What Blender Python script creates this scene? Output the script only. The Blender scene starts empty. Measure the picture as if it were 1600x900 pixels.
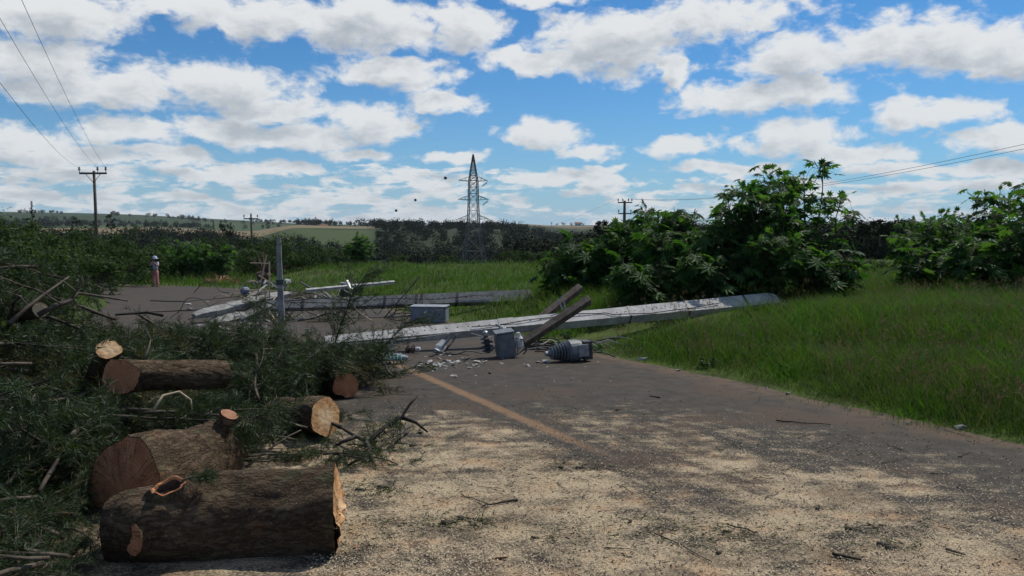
import bpy, bmesh, math, random
import numpy as np
from mathutils import Vector, Matrix, noise as mnoise

rnd = random.Random(7)
rng = np.random.default_rng(11)
R = math.radians
scn = bpy.context.scene
col = scn.collection

# ------------------------------------------------------------------ camera
CAMH, FPX, PITCH, SLOPE = 1.65, 1222.0, math.atan(100 / 1222.0), 0.044
cam_d = bpy.data.cameras.new('camera')
cam_d.sensor_width = 36.0
cam_d.lens = 36.0 * FPX / 1600.0
cam_d.clip_start, cam_d.clip_end = 0.05, 20000
cam = bpy.data.objects.new('camera', cam_d)
col.objects.link(cam)
cam.location = (0, 0, CAMH)
cam.rotation_euler = (math.pi / 2 - PITCH, 0, 0)
scn.camera = cam
scn.render.resolution_x, scn.render.resolution_y = 1024, 576

def ray(px, py):
    cx, cy = (px - 800) / FPX, (450 - py) / FPX
    return Vector((cx, math.cos(PITCH) + cy * math.sin(PITCH), -math.sin(PITCH) + cy * math.cos(PITCH)))
def P(px, py, Y):
    d = ray(px, py)
    return Vector((0, 0, CAMH)) + d * (Y / d.y)
def G(px, py):
    d = ray(px, py)
    t = CAMH / (-d.z - SLOPE * d.y)
    return Vector((0, 0, CAMH)) + d * t

# ------------------------------------------------------------------ light, sky, exposure
SUN_EL, SUN_AZ = R(52), R(38)            # azimuth measured to the right of the view
scn.view_settings.view_transform = 'Standard'
scn.view_settings.look = 'None'
scn.view_settings.gamma = 1.0
scn.view_settings.use_curve_mapping = False
scn.view_settings.exposure = -0.35
sd = bpy.data.lights.new('sun', 'SUN')
sd.energy = 5.0
sd.angle = R(0.53)
sd.color = (1.0, 0.94, 0.84)
sun = bpy.data.objects.new('sun', sd)
col.objects.link(sun)
sv = Vector((math.sin(SUN_AZ) * math.cos(SUN_EL), math.cos(SUN_AZ) * math.cos(SUN_EL), math.sin(SUN_EL)))
sun.rotation_euler = sv.to_track_quat('Z', 'Y').to_euler()
sun.location = (30, 40, 60)

class NT:
    """small helper to write node trees"""
    def __init__(s, tree): s.t = tree
    def n(s, typ, **kw):
        nd = s.t.nodes.new(typ)
        for k, v in kw.items(): setattr(nd, k, v)
        return nd
    def put(s, sock, v):
        if isinstance(v, bpy.types.NodeSocket): s.t.links.new(v, sock)
        elif v is not None: sock.default_value = v
    def math(s, op, a, b=None, c=None, clamp=False):
        nd = s.n('ShaderNodeMath', operation=op, use_clamp=clamp)
        for i, v in enumerate((a, b, c)): s.put(nd.inputs[i], v)
        return nd.outputs[0]
    def vec(s, op, a, b=None, scale=None):
        nd = s.n('ShaderNodeVectorMath', operation=op)
        s.put(nd.inputs[0], a)
        if b is not None: s.put(nd.inputs[1], b)
        if scale is not None: s.put(nd.inputs['Scale'], scale)
        return nd.outputs['Value'] if op in ('LENGTH', 'DOT_PRODUCT', 'DISTANCE') else nd.outputs['Vector']
    def noise(s, v, scale, detail=4, rough=0.55, dist=0.0, out='Fac'):
        nd = s.n('ShaderNodeTexNoise')
        if v is not None: s.put(nd.inputs['Vector'], v)
        s.put(nd.inputs['Scale'], scale); s.put(nd.inputs['Detail'], detail)
        s.put(nd.inputs['Roughness'], rough); s.put(nd.inputs['Distortion'], dist)
        return nd.outputs[out]
    def smooth(s, x, a, b, lo=0.0, hi=1.0):
        nd = s.n('ShaderNodeMapRange', interpolation_type='SMOOTHSTEP')
        s.put(nd.inputs['Value'], x)
        for k, v in (('From Min', a), ('From Max', b), ('To Min', lo), ('To Max', hi)): s.put(nd.inputs[k], v)
        return nd.outputs['Result']
    def lin(s, x, a, b, lo=0.0, hi=1.0):
        nd = s.n('ShaderNodeMapRange')
        s.put(nd.inputs['Value'], x)
        for k, v in (('From Min', a), ('From Max', b), ('To Min', lo), ('To Max', hi)): s.put(nd.inputs[k], v)
        return nd.outputs['Result']
    def mix(s, f, a, b, mode='MIX'):
        nd = s.n('ShaderNodeMix', data_type='RGBA', blend_type=mode)
        s.put(nd.inputs[0], f)
        for i, v in ((6, a), (7, b)):
            if isinstance(v, tuple) and len(v) == 3: v = v + (1.0,)
            s.put(nd.inputs[i], v)
        return nd.outputs[2]
    def comb(s, x, y, z=0.0):
        nd = s.n('ShaderNodeCombineXYZ')
        for i, v in enumerate((x, y, z)): s.put(nd.inputs[i], v)
        return nd.outputs[0]
    def sep(s, v):
        nd = s.n('ShaderNodeSeparateXYZ'); s.put(nd.inputs[0], v)
        return nd.outputs

# clouds: (px, py, half width, half height) as seen in the photograph, turned into azimuth and elevation
CLOUDS = [
    (95, 25, 120, 36), (400, 30, 150, 44), (560, 40, 170, 50), (728, 48, 72, 48), (600, 112, 130, 32), (300, 10, 120, 30),
    (50, 95, 105, 46), (150, 140, 170, 34), (340, 130, 160, 40), (420, 168, 120, 26),
    (20, 220, 90, 26), (200, 205, 100, 30), (330, 198, 80, 26), (590, 192, 100, 38), (700, 155, 68, 22), (470, 215, 120, 24),
    (820, 98, 100, 28), (950, 68, 150, 60), (1120, 26, 180, 42), (1060, 108, 44, 38), (850, 2, 70, 18),
    (1185, 150, 165, 32), (1240, 88, 120, 40), (1440, 72, 165, 55), (1600, 92, 110, 42),
    (1460, 175, 100, 25), (850, 207, 90, 34), (920, 236, 60, 20), (1055, 235, 66, 20), (1240, 212, 115, 28), (1340, 238, 90, 20),
    (1570, 215, 110, 25), (1130, 262, 120, 16), (870, 280, 130, 18),
    (60, 248, 90, 16), (250, 240, 110, 16), (440, 262, 90, 14), (560, 240, 80, 16), (700, 245, 70, 15), (330, 270, 120, 12), (120, 275, 110, 12), (1390, 262, 90, 12), (1540, 262, 90, 14), (940, 262, 60, 11),
]
wd = bpy.data.worlds.new('World')
scn.world = wd
wd.use_nodes = True
wt = wd.node_tree
wt.nodes.clear()

def az_el(px, py):
    d = ray(px, py).normalized()
    return math.atan2(d.x, d.y), math.asin(d.z)

grp = bpy.data.node_groups.new('cloud_field', 'ShaderNodeTree')
grp.interface.new_socket('Vector', in_out='INPUT', socket_type='NodeSocketVector')
grp.interface.new_socket('Field', in_out='OUTPUT', socket_type='NodeSocketFloat')
g = NT(grp)
gi, go = g.n('NodeGroupInput'), g.n('NodeGroupOutput')
vin = gi.outputs[0]
warp = g.vec('SUBTRACT', g.noise(g.vec('MULTIPLY', vin, (1, 1.5, 1)), 15, 3, 0.6, out='Color'), (0.5, 0.5, 0.5))
pw = g.vec('ADD', vin, g.vec('MULTIPLY', warp, (0.09, 0.04, 0)))
rmin = None
for (px, py, wx, wy) in CLOUDS:
    a, e = az_el(px, py)
    q = g.vec('LENGTH', g.vec('MULTIPLY', g.vec('SUBTRACT', pw, (a, e, 0)), (FPX / (wx * 0.95), FPX / (wy * 0.95), 0)))
    if rmin is None: rmin = q
    else:
        nd = g.n('ShaderNodeMath', operation='SMOOTH_MIN')
        g.put(nd.inputs[0], rmin); g.put(nd.inputs[1], q); nd.inputs[2].default_value = 0.12
        rmin = nd.outputs[0]
placed = g.math('SUBTRACT', 1.0, g.math('MINIMUM', rmin, 1.6))
az, el, _ = g.sep(vin)
# everywhere outside the picture: a generic broken cumulus deck seen in perspective
inv = g.math('DIVIDE', 1.0, g.math('MAXIMUM', g.math('ADD', g.math('SINE', el), 0.06), 0.05))
deck = g.comb(g.math('MULTIPLY', g.math('SINE', az), inv), g.math('MULTIPLY', g.math('COSINE', az), inv))
gen = g.math('MULTIPLY', g.math('SUBTRACT', g.noise(deck, 1.1, 6, 0.6), 0.5), 4.0)
inside = g.math('MULTIPLY', g.smooth(el, 0.36, 0.30), g.smooth(g.math('ABSOLUTE', az), 0.85, 0.70))
base = g.math('ADD', g.math('MULTIPLY', placed, inside), g.math('MULTIPLY', gen, g.math('SUBTRACT', 1.0, inside)))
# rows of flat cloud towards the horizon
rows = g.math('MULTIPLY', g.math('SUBTRACT', g.noise(g.vec('MULTIPLY', vin, (13, 55, 1)), 1.0, 6, 0.62, 0.3), g.lin(g.sep(vin)[0], -0.6, 0.5, 0.41, 0.45)), 3.4)
roww = g.smooth(g.math('SUBTRACT', el, g.math('MULTIPLY', az, -0.03)), 0.10, 0.06)
base = g.math('MAXIMUM', base, g.math('ADD', rows, g.math('MULTIPLY', g.math('SUBTRACT', roww, 1.0), 2.5)))
det = g.math('SUBTRACT', g.noise(g.vec('MULTIPLY', vin, (1, 1.7, 1)), 26, 9, 0.62, 0.25), 0.5)
det2 = g.math('SUBTRACT', g.noise(g.vec('MULTIPLY', vin, (1, 1.6, 1)), 9, 4, 0.5), 0.5)
field = g.math('ADD', base, g.math('ADD', g.math('MULTIPLY', det, 1.5), g.math('MULTIPLY', det2, 0.9)))
g.put(go.inputs[0], field)

w = NT(wt)
tc = w.n('ShaderNodeTexCoord').outputs['Generated']
dirn = w.vec('NORMALIZE', tc)
dx, dy, dz = w.sep(dirn)
waz = w.math('ARCTAN2', dx, dy)
wel = w.math('ARCSINE', w.math('MAXIMUM', w.math('MINIMUM', dz, 1.0), -1.0))
pos = w.comb(waz, wel)
def field_at(off):
    gn = w.n('ShaderNodeGroup'); gn.node_tree = grp
    w.put(gn.inputs[0], w.vec('ADD', pos, off) if off else pos)
    return gn.outputs[0]
f0 = field_at(None)
f1 = field_at((0.012, 0.024, 0))
sky = w.n('ShaderNodeTexSky', sky_type='NISHITA', sun_disc=False)
sky.sun_elevation = SUN_EL
sky.sun_rotation = SUN_AZ
sky.altitude = 700
sky.air_density = 1.0
sky.dust_density = 0.6
sky.ozone_density = 1.6
blue = w.mix(1.0, sky.outputs[0], (0.31, 0.77, 1.16), 'MULTIPLY')
hz = w.math('POWER', w.math('SUBTRACT', 1.0, w.math('MAXIMUM', dz, 0.0)), 11.0)
blue = w.mix(w.math('MULTIPLY', hz, 0.85), blue, (4.8, 6.7, 8.5))
cover = w.smooth(f0, -0.02, 0.46)
thick = w.smooth(w.math('ADD', w.math('MULTIPLY', f1, 0.75), w.math('MULTIPLY', f0, 0.25)), 0.16, 0.92)
ccol = w.mix(thick, (10.2, 10.4, 10.5), (5.6, 6.1, 6.7))
ccol = w.mix(w.math('MULTIPLY', hz, 0.5), ccol, (6.6, 7.4, 8.2))
skyc = w.mix(w.math('MULTIPLY', cover, 0.96), blue, ccol)
bg = w.n('ShaderNodeBackground')
w.put(bg.inputs['Color'], skyc)
bg.inputs['Strength'].default_value = 0.1
w.t.links.new(bg.outputs[0], w.n('ShaderNodeOutputWorld').inputs['Surface'])
wd.cycles.sampling_method = 'MANUAL'
wd.cycles.sample_map_resolution = 512
scn.cycles.max_bounces = 6
scn.cycles.volume_bounces = 1
scn.cycles.transparent_max_bounces = 8

# ------------------------------------------------------------------ materials
MATS = {}
def material(name, build):
    m = bpy.data.materials.new(name); m.use_nodes = True
    t = NT(m.node_tree)
    b = m.node_tree.nodes['Principled BSDF']
    build(t, b)
    MATS[name] = m
    return m
def rough_mat(name, c1, c2, scale=8, rough=0.8, metal=0.0, bump=0.3, bscale=None, c3=None, spec=0.3, coords='Object', dist=0.02):
    def f(t, b):
        v = t.n('ShaderNodeTexCoord').outputs[coords]
        n1 = t.noise(v, scale, 6, 0.6)
        c = t.mix(t.smooth(n1, 0.35, 0.65), c1, c2)
        if name in ('grey_paint', 'blue_grey', 'concrete', 'steel', 'old_wood', 'pale_concrete'):
            # weathering: run marks and grime
            gr_ = t.noise(t.vec('MULTIPLY', v, (9, 9, 1.6)), 1.6, 6, 0.7)
            c = t.mix(t.math('MULTIPLY', t.smooth(gr_, 0.5, 0.68), 0.5), c, tuple(x * k for x, k in zip(c1, (0.48, 0.44, 0.38))))
        if c3: c = t.mix(t.smooth(t.noise(v, scale * 0.37, 5, 0.65), 0.52, 0.7), c, c3)
        t.put(b.inputs['Base Color'], c)
        b.inputs['Roughness'].default_value = rough
        b.inputs['Metallic'].default_value = metal
        b.inputs['Specular IOR Level'].default_value = spec
        bp = t.n('ShaderNodeBump'); bp.inputs['Strength'].default_value = bump; bp.inputs['Distance'].default_value = dist
        t.put(bp.inputs['Height'], t.noise(v, bscale or scale * 4, 6, 0.65))
        t.put(b.inputs['Normal'], bp.outputs[0])
    return material(name, f)
def leaf_mat(name, c1, c2, trans=0.35, rough=0.5, spec=0.4, scale=1.5, tcol=None):
    def f(t, b):
        gi_ = t.n('ShaderNodeNewGeometry')
        oi = t.n('ShaderNodeObjectInfo')
        n1 = t.noise(gi_.outputs['Position'], scale, 3, 0.6)
        k = t.math('ADD', t.math('MULTIPLY', n1, 0.5), t.math('MULTIPLY', gi_.outputs['Random Per Island'], 0.5))
        c = t.mix(t.smooth(k, 0.25, 0.75), c1, c2)
        t.put(b.inputs['Base Color'], c)
        b.inputs['Roughness'].default_value = rough
        b.inputs['Specular IOR Level'].default_value = spec
        tr = t.n('ShaderNodeBsdfTranslucent')
        t.put(tr.inputs['Color'], t.mix(1.0, c, tcol or (1.5, 1.6, 0.6), 'MULTIPLY'))
        ms = t.n('ShaderNodeMixShader'); ms.inputs[0].default_value = trans
        out = t.t.nodes['Material Output']
        t.t.links.new(b.outputs[0], ms.inputs[1]); t.t.links.new(tr.outputs[0], ms.inputs[2])
        t.t.links.new(ms.outputs[0], out.inputs['Surface'])
    return material(name, f)

leaf_mat('needle', (0.012, 0.026, 0.009), (0.050, 0.080, 0.028), 0.22, 0.55, 0.35, 3.0)
leaf_mat('needle_dry', (0.050, 0.055, 0.025), (0.10, 0.085, 0.04), 0.2, 0.6, 0.3, 3.0)
leaf_mat('castor_leaf', (0.020, 0.064, 0.015), (0.072, 0.155, 0.038), 0.46, 0.55, 0.14, 1.2)
leaf_mat('shrub_leaf', (0.016, 0.036, 0.011), (0.050, 0.083, 0.024), 0.3, 0.65, 0.1, 0.6)
def grass_blade(t, b):
    ge = t.n('ShaderNodeNewGeometry')
    x, y, z = t.sep(ge.outputs['Position'])
    isl = ge.outputs['Random Per Island']
    n1 = t.noise(ge.outputs['Position'], 0.55, 4, 0.65)
    n2 = t.noise(ge.outputs['Position'], 2.2, 3, 0.6)
    c = t.mix(t.smooth(t.math('ADD', t.math('MULTIPLY', n1, 0.6), t.math('MULTIPLY', isl, 0.4)), 0.3, 0.7), (0.026, 0.072, 0.008), (0.080, 0.185, 0.016))
    c = t.mix(t.smooth(t.math('ADD', n2, t.math('MULTIPLY', isl, 0.35)), 0.66, 0.95), c, (0.10, 0.095, 0.050))
    c = t.mix(t.math('MULTIPLY', t.smooth(t.noise(ge.outputs['Position'], 0.35, 3, 0.6), 0.5, 0.68), 0.5), c, (0.070, 0.085, 0.040))
    t.put(b.inputs['Base Color'], c)
    b.inputs['Roughness'].default_value = 0.6
    b.inputs['Specular IOR Level'].default_value = 0.15
    tr = t.n('ShaderNodeBsdfTranslucent'); t.put(tr.inputs['Color'], t.mix(1.0, c, (1.4, 1.5, 0.6), 'MULTIPLY'))
    ms = t.n('ShaderNodeMixShader'); ms.inputs[0].default_value = 0.36
    t.t.links.new(b.outputs[0], ms.inputs[1]); t.t.links.new(tr.outputs[0], ms.inputs[2])
    t.t.links.new(ms.outputs[0], t.t.nodes['Material Output'].inputs['Surface'])
material('grass_blade', grass_blade)
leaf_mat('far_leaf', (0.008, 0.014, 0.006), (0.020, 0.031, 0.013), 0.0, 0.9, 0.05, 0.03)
leaf_mat('red_frond', (0.20, 0.065, 0.03), (0.36, 0.17, 0.09), 0.15, 0.6, 0.3, 6.0, (1, 1, 1))
rough_mat('twig', (0.055, 0.042, 0.030), (0.11, 0.09, 0.07), 14, 0.85, c3=(0.03, 0.024, 0.018))
rough_mat('black_twig', (0.018, 0.015, 0.012), (0.04, 0.033, 0.027), 20, 0.8)
rough_mat('green_stem', (0.05, 0.07, 0.03), (0.11, 0.11, 0.06), 10, 0.7)
rough_mat('concrete', (0.20, 0.20, 0.19), (0.31, 0.31, 0.295), 6, 0.9, c3=(0.12, 0.115, 0.105), bump=0.35, bscale=60, dist=0.006)
rough_mat('pale_concrete', (0.34, 0.34, 0.335), (0.47, 0.47, 0.46), 5, 0.9, c3=(0.24, 0.235, 0.22), bump=0.3, bscale=60, dist=0.006)
rough_mat('old_wood', (0.085, 0.066, 0.052), (0.14, 0.115, 0.095), 10, 0.85, c3=(0.05, 0.04, 0.033))
rough_mat('end_grain', (0.22, 0.2, 0.18), (0.34, 0.31, 0.28), 25, 0.85)
rough_mat('grey_paint', (0.115, 0.13, 0.145), (0.17, 0.185, 0.20), 9, 0.55, c3=(0.11, 0.115, 0.12), spec=0.5, bump=0.12)
rough_mat('blue_grey', (0.16, 0.19, 0.23), (0.22, 0.25, 0.29), 6, 0.6, c3=(0.15, 0.17, 0.2), spec=0.5, bump=0.1)
rough_mat('blue_plastic', (0.10, 0.15, 0.24), (0.17, 0.22, 0.32), 8, 0.5, bump=0.1)
rough_mat('dark_metal', (0.045, 0.045, 0.05), (0.09, 0.088, 0.085), 12, 0.55, 0.3, c3=(0.09, 0.055, 0.035))
rough_mat('steel', (0.26, 0.28, 0.30), (0.38, 0.39, 0.40), 9, 0.5, 0.55, c3=(0.18, 0.17, 0.16), bump=0.1)
rough_mat('pylon_steel', (0.09, 0.095, 0.105), (0.15, 0.155, 0.165), 0.4, 0.7, 0.2, bump=0.0)
rough_mat('white_porcelain', (0.55, 0.55, 0.53), (0.70, 0.70, 0.68), 12, 0.3, c3=(0.38, 0.36, 0.33), spec=0.6, bump=0.05)
rough_mat('green_glass', (0.16, 0.30, 0.29), (0.28, 0.42, 0.40), 10, 0.2, spec=0.7, bump=0.03)
rough_mat('brown_porcelain', (0.045, 0.028, 0.022), (0.08, 0.05, 0.04), 12, 0.25, spec=0.6, bump=0.03)
rough_mat('rust_rod', (0.34, 0.27, 0.17), (0.46, 0.38, 0.26), 15, 0.7)
rough_mat('cable', (0.012, 0.012, 0.013), (0.03, 0.03, 0.03), 30, 0.6, bump=0.05)
rough_mat('pale_cable', (0.30, 0.29, 0.27), (0.42, 0.41, 0.38), 30, 0.5, bump=0.05)
rough_mat('stone', (0.26, 0.255, 0.24), (0.42, 0.41, 0.39), 9, 0.9, c3=(0.17, 0.15, 0.13))
rough_mat('bark_chip', (0.17, 0.075, 0.04), (0.32, 0.16, 0.09), 12, 0.85)
rough_mat('dark_chip', (0.045, 0.03, 0.022), (0.09, 0.06, 0.045), 18, 0.9)
rough_mat('soil', (0.07, 0.045, 0.03), (0.14, 0.085, 0.055), 8, 0.95)
rough_mat('chip', (0.33, 0.27, 0.18), (0.53, 0.44, 0.31), 9, 0.9, bump=0.0, coords='Generated')
rough_mat('skin', (0.30, 0.17, 0.11), (0.34, 0.20, 0.13), 5, 0.55, bump=0.0)
rough_mat('pink_cloth', (0.50, 0.20, 0.18), (0.60, 0.27, 0.25), 12, 0.9, bump=0.1)
rough_mat('patterned_cloth', (0.55, 0.56, 0.62), (0.20, 0.21, 0.32), 16, 0.9, bump=0.1)
rough_mat('hat_cloth', (0.42, 0.47, 0.56), (0.55, 0.60, 0.68), 9, 0.9, bump=0.1)
rough_mat('hair', (0.015, 0.011, 0.009), (0.03, 0.022, 0.018), 20, 0.6, bump=0.1)
rough_mat('shoe', (0.03, 0.03, 0.03), (0.06, 0.06, 0.06), 20, 0.6, bump=0.1)
rough_mat('white_wall', (0.72, 0.72, 0.70), (0.78, 0.77, 0.75), 1, 0.9, bump=0.0)
rough_mat('tile_roof', (0.25, 0.10, 0.06), (0.32, 0.14, 0.09), 1, 0.9, bump=0.0)

def bark(t, b):
    v = t.n('ShaderNodeTexCoord').outputs['Object']
    vs = t.vec('MULTIPLY', v, (1, 1, 0.42))
    vw = t.vec('ADD', vs, t.vec('MULTIPLY', t.noise(v, 9, 3, 0.6, out='Color'), (0.05, 0.05, 0.03)))
    rid = t.math('ABSOLUTE', t.math('SUBTRACT', t.noise(vw, 21, 3, 0.55), 0.5))
    rid2 = t.math('ABSOLUTE', t.math('SUBTRACT', t.noise(vw, 52, 4, 0.6), 0.5))
    crack = t.smooth(t.math('ADD', rid, t.math('MULTIPLY', rid2, 0.45)), 0.015, 0.12)
    n1 = t.noise(vs, 7, 8, 0.7)
    fine = t.noise(vs, 70, 6, 0.75)
    c = t.mix(t.smooth(n1, 0.36, 0.64), (0.068, 0.046, 0.030), (0.165, 0.118, 0.074))
    c = t.mix(t.math('MULTIPLY', t.smooth(fine, 0.5, 0.7), 0.6), c, (0.23, 0.175, 0.115))
    c = t.mix(t.math('MULTIPLY', t.smooth(t.noise(v, 3.5, 5, 0.65), 0.54, 0.68), 0.7), c, (0.085, 0.095, 0.050))
    c = t.mix(t.math('MULTIPLY', t.smooth(t.noise(v, 2.6, 4, 0.6), 0.58, 0.70), 0.6), c, (0.16, 0.075, 0.038))
    c = t.mix(t.smooth(t.noise(v, 38, 3, 0.7), 0.66, 0.72), c, (0.36, 0.30, 0.22))
    c = t.mix(t.math('MULTIPLY', t.math('SUBTRACT', 1.0, crack), 0.5), c, (0.040, 0.027, 0.018))
    t.put(b.inputs['Base Color'], c)
    b.inputs['Roughness'].default_value = 0.95
    b.inputs['Specular IOR Level'].default_value = 0.12
    bp = t.n('ShaderNodeBump'); bp.inputs['Strength'].default_value = 1.0; bp.inputs['Distance'].default_value = 0.022
    t.put(bp.inputs['Height'], t.math('ADD', t.math('MULTIPLY', crack, 0.6), t.math('MULTIPLY', fine, 0.8)))
    t.put(b.inputs['Normal'], bp.outputs[0])
material('bark', bark)

def cut_face(name, pale, deep, heart):
    def f(t, b):
        v = t.n('ShaderNodeTexCoord').outputs['Object']
        x, y, z = t.sep(v)
        vv = t.vec('ADD', t.comb(x, y, 0), t.vec('MULTIPLY', t.vec('SUBTRACT', t.noise(t.comb(x, y, 0), 5, 3, 0.5, out='Color'), (0.5, 0.5, 0.5)), (0.07, 0.07, 0)))
        r = t.vec('LENGTH', vv)
        ring = t.math('SINE', t.math('MULTIPLY', r, 260.0))
        n1 = t.noise(v, 10, 5, 0.6)
        c = t.mix(t.smooth(n1, 0.3, 0.7), pale, deep)
        c = t.mix(t.math('MULTIPLY', t.smooth(ring, 0.1, 1.0), t.lin(n1, 0.3, 0.7, 0.25, 0.65)), c, tuple(k * 0.8 for k in deep))
        ang_ = t.math('ARCTAN2', y, x)
        rc = t.noise(t.comb(t.math('MULTIPLY', ang_, 3.2), t.math('MULTIPLY', r, 1.6), 3.0), 1.4, 3, 0.6)
        c = t.mix(t.math('MULTIPLY', t.smooth(t.math('ABSOLUTE', t.math('SUBTRACT', rc, 0.5)), 0.022, 0.004), 0.7), c, (0.09, 0.045, 0.025))
        c = t.mix(t.math('MULTIPLY', t.smooth(t.noise(v, 4.5, 5, 0.65), 0.5, 0.66), 0.5), c, tuple(k * 0.62 for k in deep))
        c = t.mix(t.smooth(t.math('ADD', r, t.math('MULTIPLY', n1, 0.08)), 0.17, 0.08), c, heart)
        saw = t.noise(t.vec('MULTIPLY', t.vec('ADD', v, (0, 0, 0)), (6, 90, 6)), 1.5, 3, 0.6)
        c = t.mix(t.math('MULTIPLY', t.smooth(saw, 0.5, 0.75), 0.35), c, deep)
        t.put(b.inputs['Base Color'], c)
        b.inputs['Roughness'].default_value = 0.85
        b.inputs['Specular IOR Level'].default_value = 0.2
        bp = t.n('ShaderNodeBump'); bp.inputs['Strength'].default_value = 0.4; bp.inputs['Distance'].default_value = 0.006
        t.put(bp.inputs['Height'], t.math('ADD', saw, t.noise(v, 60, 5, 0.6)))
        t.put(b.inputs['Normal'], bp.outputs[0])
    material(name, f)
cut_face('fresh_cut', (0.56, 0.34, 0.16), (0.40, 0.20, 0.085), (0.60, 0.42, 0.24))
cut_face('red_cut', (0.60, 0.285, 0.14), (0.40, 0.16, 0.075), (0.46, 0.20, 0.095))

# road axis: it vanishes at pixel x = 242
RD = Vector((-0.457, 1.0, 0)).normalized()
RN = Vector((RD.y, -RD.x, 0))
EDGE_R, LINE, EDGE_L = 6.9, 3.36, -1.7

def road_mat(t, b):
    pos_ = t.n('ShaderNodeNewGeometry').outputs['Position']
    lat = t.vec('DOT_PRODUCT', pos_, tuple(RN))
    s_ = t.vec('DOT_PRODUCT', pos_, tuple(RD))
    q = t.comb(lat, s_, 0)
    x, y, z = t.sep(pos_)
    n_big = t.noise(q, 0.9, 5, 0.6)
    n_mid = t.noise(q, 4.5, 6, 0.65)
    n_fine = t.noise(q, 55, 4, 0.7)
    n_grain = t.noise(q, 170, 3, 0.75)
    asph = t.mix(t.smooth(n_mid, 0.35, 0.7), (0.038, 0.033, 0.026), (0.066, 0.056, 0.045))
    asph = t.mix(t.smooth(n_big, 0.48, 0.66), asph, (0.070, 0.048, 0.033))
    asph = t.mix(t.math('MULTIPLY', t.smooth(n_grain, 0.55, 0.75), 0.45), asph, (0.15, 0.135, 0.115))
    asph = t.mix(t.math('MULTIPLY', t.smooth(n_fine, 0.55, 0.7), 0.45), asph, (0.055, 0.046, 0.041))
    litter = t.mix(t.smooth(t.noise(pos_, 22, 5, 0.7), 0.4, 0.65), (0.030, 0.024, 0.016), (0.095, 0.068, 0.042))
    asph = t.mix(t.math('MULTIPLY', t.smooth(t.math('ADD', lat, t.math('MULTIPLY', t.math('SUBTRACT', n_mid, 0.5), 1.4)), 0.45, -0.35), t.smooth(s_, 16, 10)), asph, litter)
    # worn centre line
    dl = t.math('ABSOLUTE', t.math('SUBTRACT', t.math('ADD', lat, t.math('MULTIPLY', t.math('SUBTRACT', n_mid, 0.5), 0.10)), LINE))
    lm = t.math('MULTIPLY', t.smooth(dl, 0.11, 0.03), t.smooth(t.math('ADD', n_fine, t.math('MULTIPLY', n_mid, 0.6)), 0.5, 0.75))
    lm = t.math('MULTIPLY', lm, t.math('MULTIPLY', t.smooth(s_, 5.0, 6.6), t.smooth(s_, 14.5, 11.5)))
    asph = t.mix(t.math('MULTIPLY', lm, 0.7), asph, (0.25, 0.15, 0.08))
    # sawdust blown over the lane
    nw = t.math('SUBTRACT', n_big, 0.5)
    bx = t.math('MULTIPLY', t.smooth(t.math('ADD', lat, t.math('MULTIPLY', nw, 2.0)), 6.4, 3.7), t.smooth(t.math('ADD', lat, t.math('MULTIPLY', nw, 1.0)), -1.1, 0.3))
    by = t.smooth(t.math('ADD', y, t.math('MULTIPLY', nw, 3.0)), 9.8, 5.4)
    area = t.math('MULTIPLY', bx, by)
    streak = t.noise(t.vec('ADD', t.vec('MULTIPLY', pos_, (0.55, 1.7, 1)), t.vec('MULTIPLY', t.noise(q, 1.5, 3, 0.6, out='Color'), (0.5, 0.5, 0))), 1.6, 7, 0.68)
    dust = t.math('ADD', area, t.math('ADD', t.math('MULTIPLY', t.math('SUBTRACT', streak, 0.5), 3.0), t.math('MULTIPLY', t.math('SUBTRACT', n_fine, 0.5), 2.0)))
    dust = t.math('ADD', dust, t.math('MULTIPLY', t.math('SUBTRACT', n_mid, 0.5), 2.2))
    band_ = t.math('MULTIPLY', t.smooth(dl, 0.34, 0.12), t.smooth(s_, 4.0, 6.0))
    dust = t.math('SUBTRACT', dust, t.math('MULTIPLY', band_, 0.55))
    trk = t.noise(t.comb(t.math('MULTIPLY', lat, 2.1), t.math('MULTIPLY', s_, 0.22), 0), 1.3, 4, 0.6)
    dust = t.math('SUBTRACT', dust, t.math('MULTIPLY', t.smooth(trk, 0.50, 0.70), 0.45))
    dm = t.math('MULTIPLY', t.smooth(dust, 0.28, 1.25), t.smooth(area, 0.0, 0.12))
    dm = t.math('MULTIPLY', dm, t.smooth(n_grain, 0.30, 0.50, 0.35, 1.0))
    sc_ = t.mix(t.smooth(n_fine, 0.3, 0.7), (0.34, 0.262, 0.165), (0.57, 0.455, 0.30))
    sc_ = t.mix(t.smooth(t.noise(q, 2.2, 4, 0.6), 0.5, 0.68), sc_, (0.48, 0.32, 0.185))
    # dark crumbs of bark and earth trodden in
    crumb = t.noise(q, 34, 5, 0.75)
    sc_ = t.mix(t.math('MULTIPLY', t.smooth(crumb, 0.57, 0.68), 0.75), sc_, (0.075, 0.052, 0.034))
    sc_ = t.mix(t.math('MULTIPLY', t.smooth(t.noise(q, 1.7, 5, 0.7), 0.51, 0.62), 0.65), sc_, (0.115, 0.085, 0.058))
    c = t.mix(dm, asph, sc_)
    # red earth tracked along the shoulder
    ed = t.math('MULTIPLY', t.smooth(t.math('ADD', lat, t.math('MULTIPLY', nw, 0.8)), 6.35, 6.85), t.smooth(n_mid, 0.3, 0.6))
    c = t.mix(t.math('MULTIPLY', ed, 0.6), c, (0.14, 0.09, 0.055))
    t.put(b.inputs['Base Color'], c)
    b.inputs['Roughness'].default_value = 0.9
    b.inputs['Specular IOR Level'].default_value = 0.25
    bp = t.n('ShaderNodeBump'); bp.inputs['Strength'].default_value = 0.6; bp.inputs['Distance'].default_value = 0.012
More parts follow.
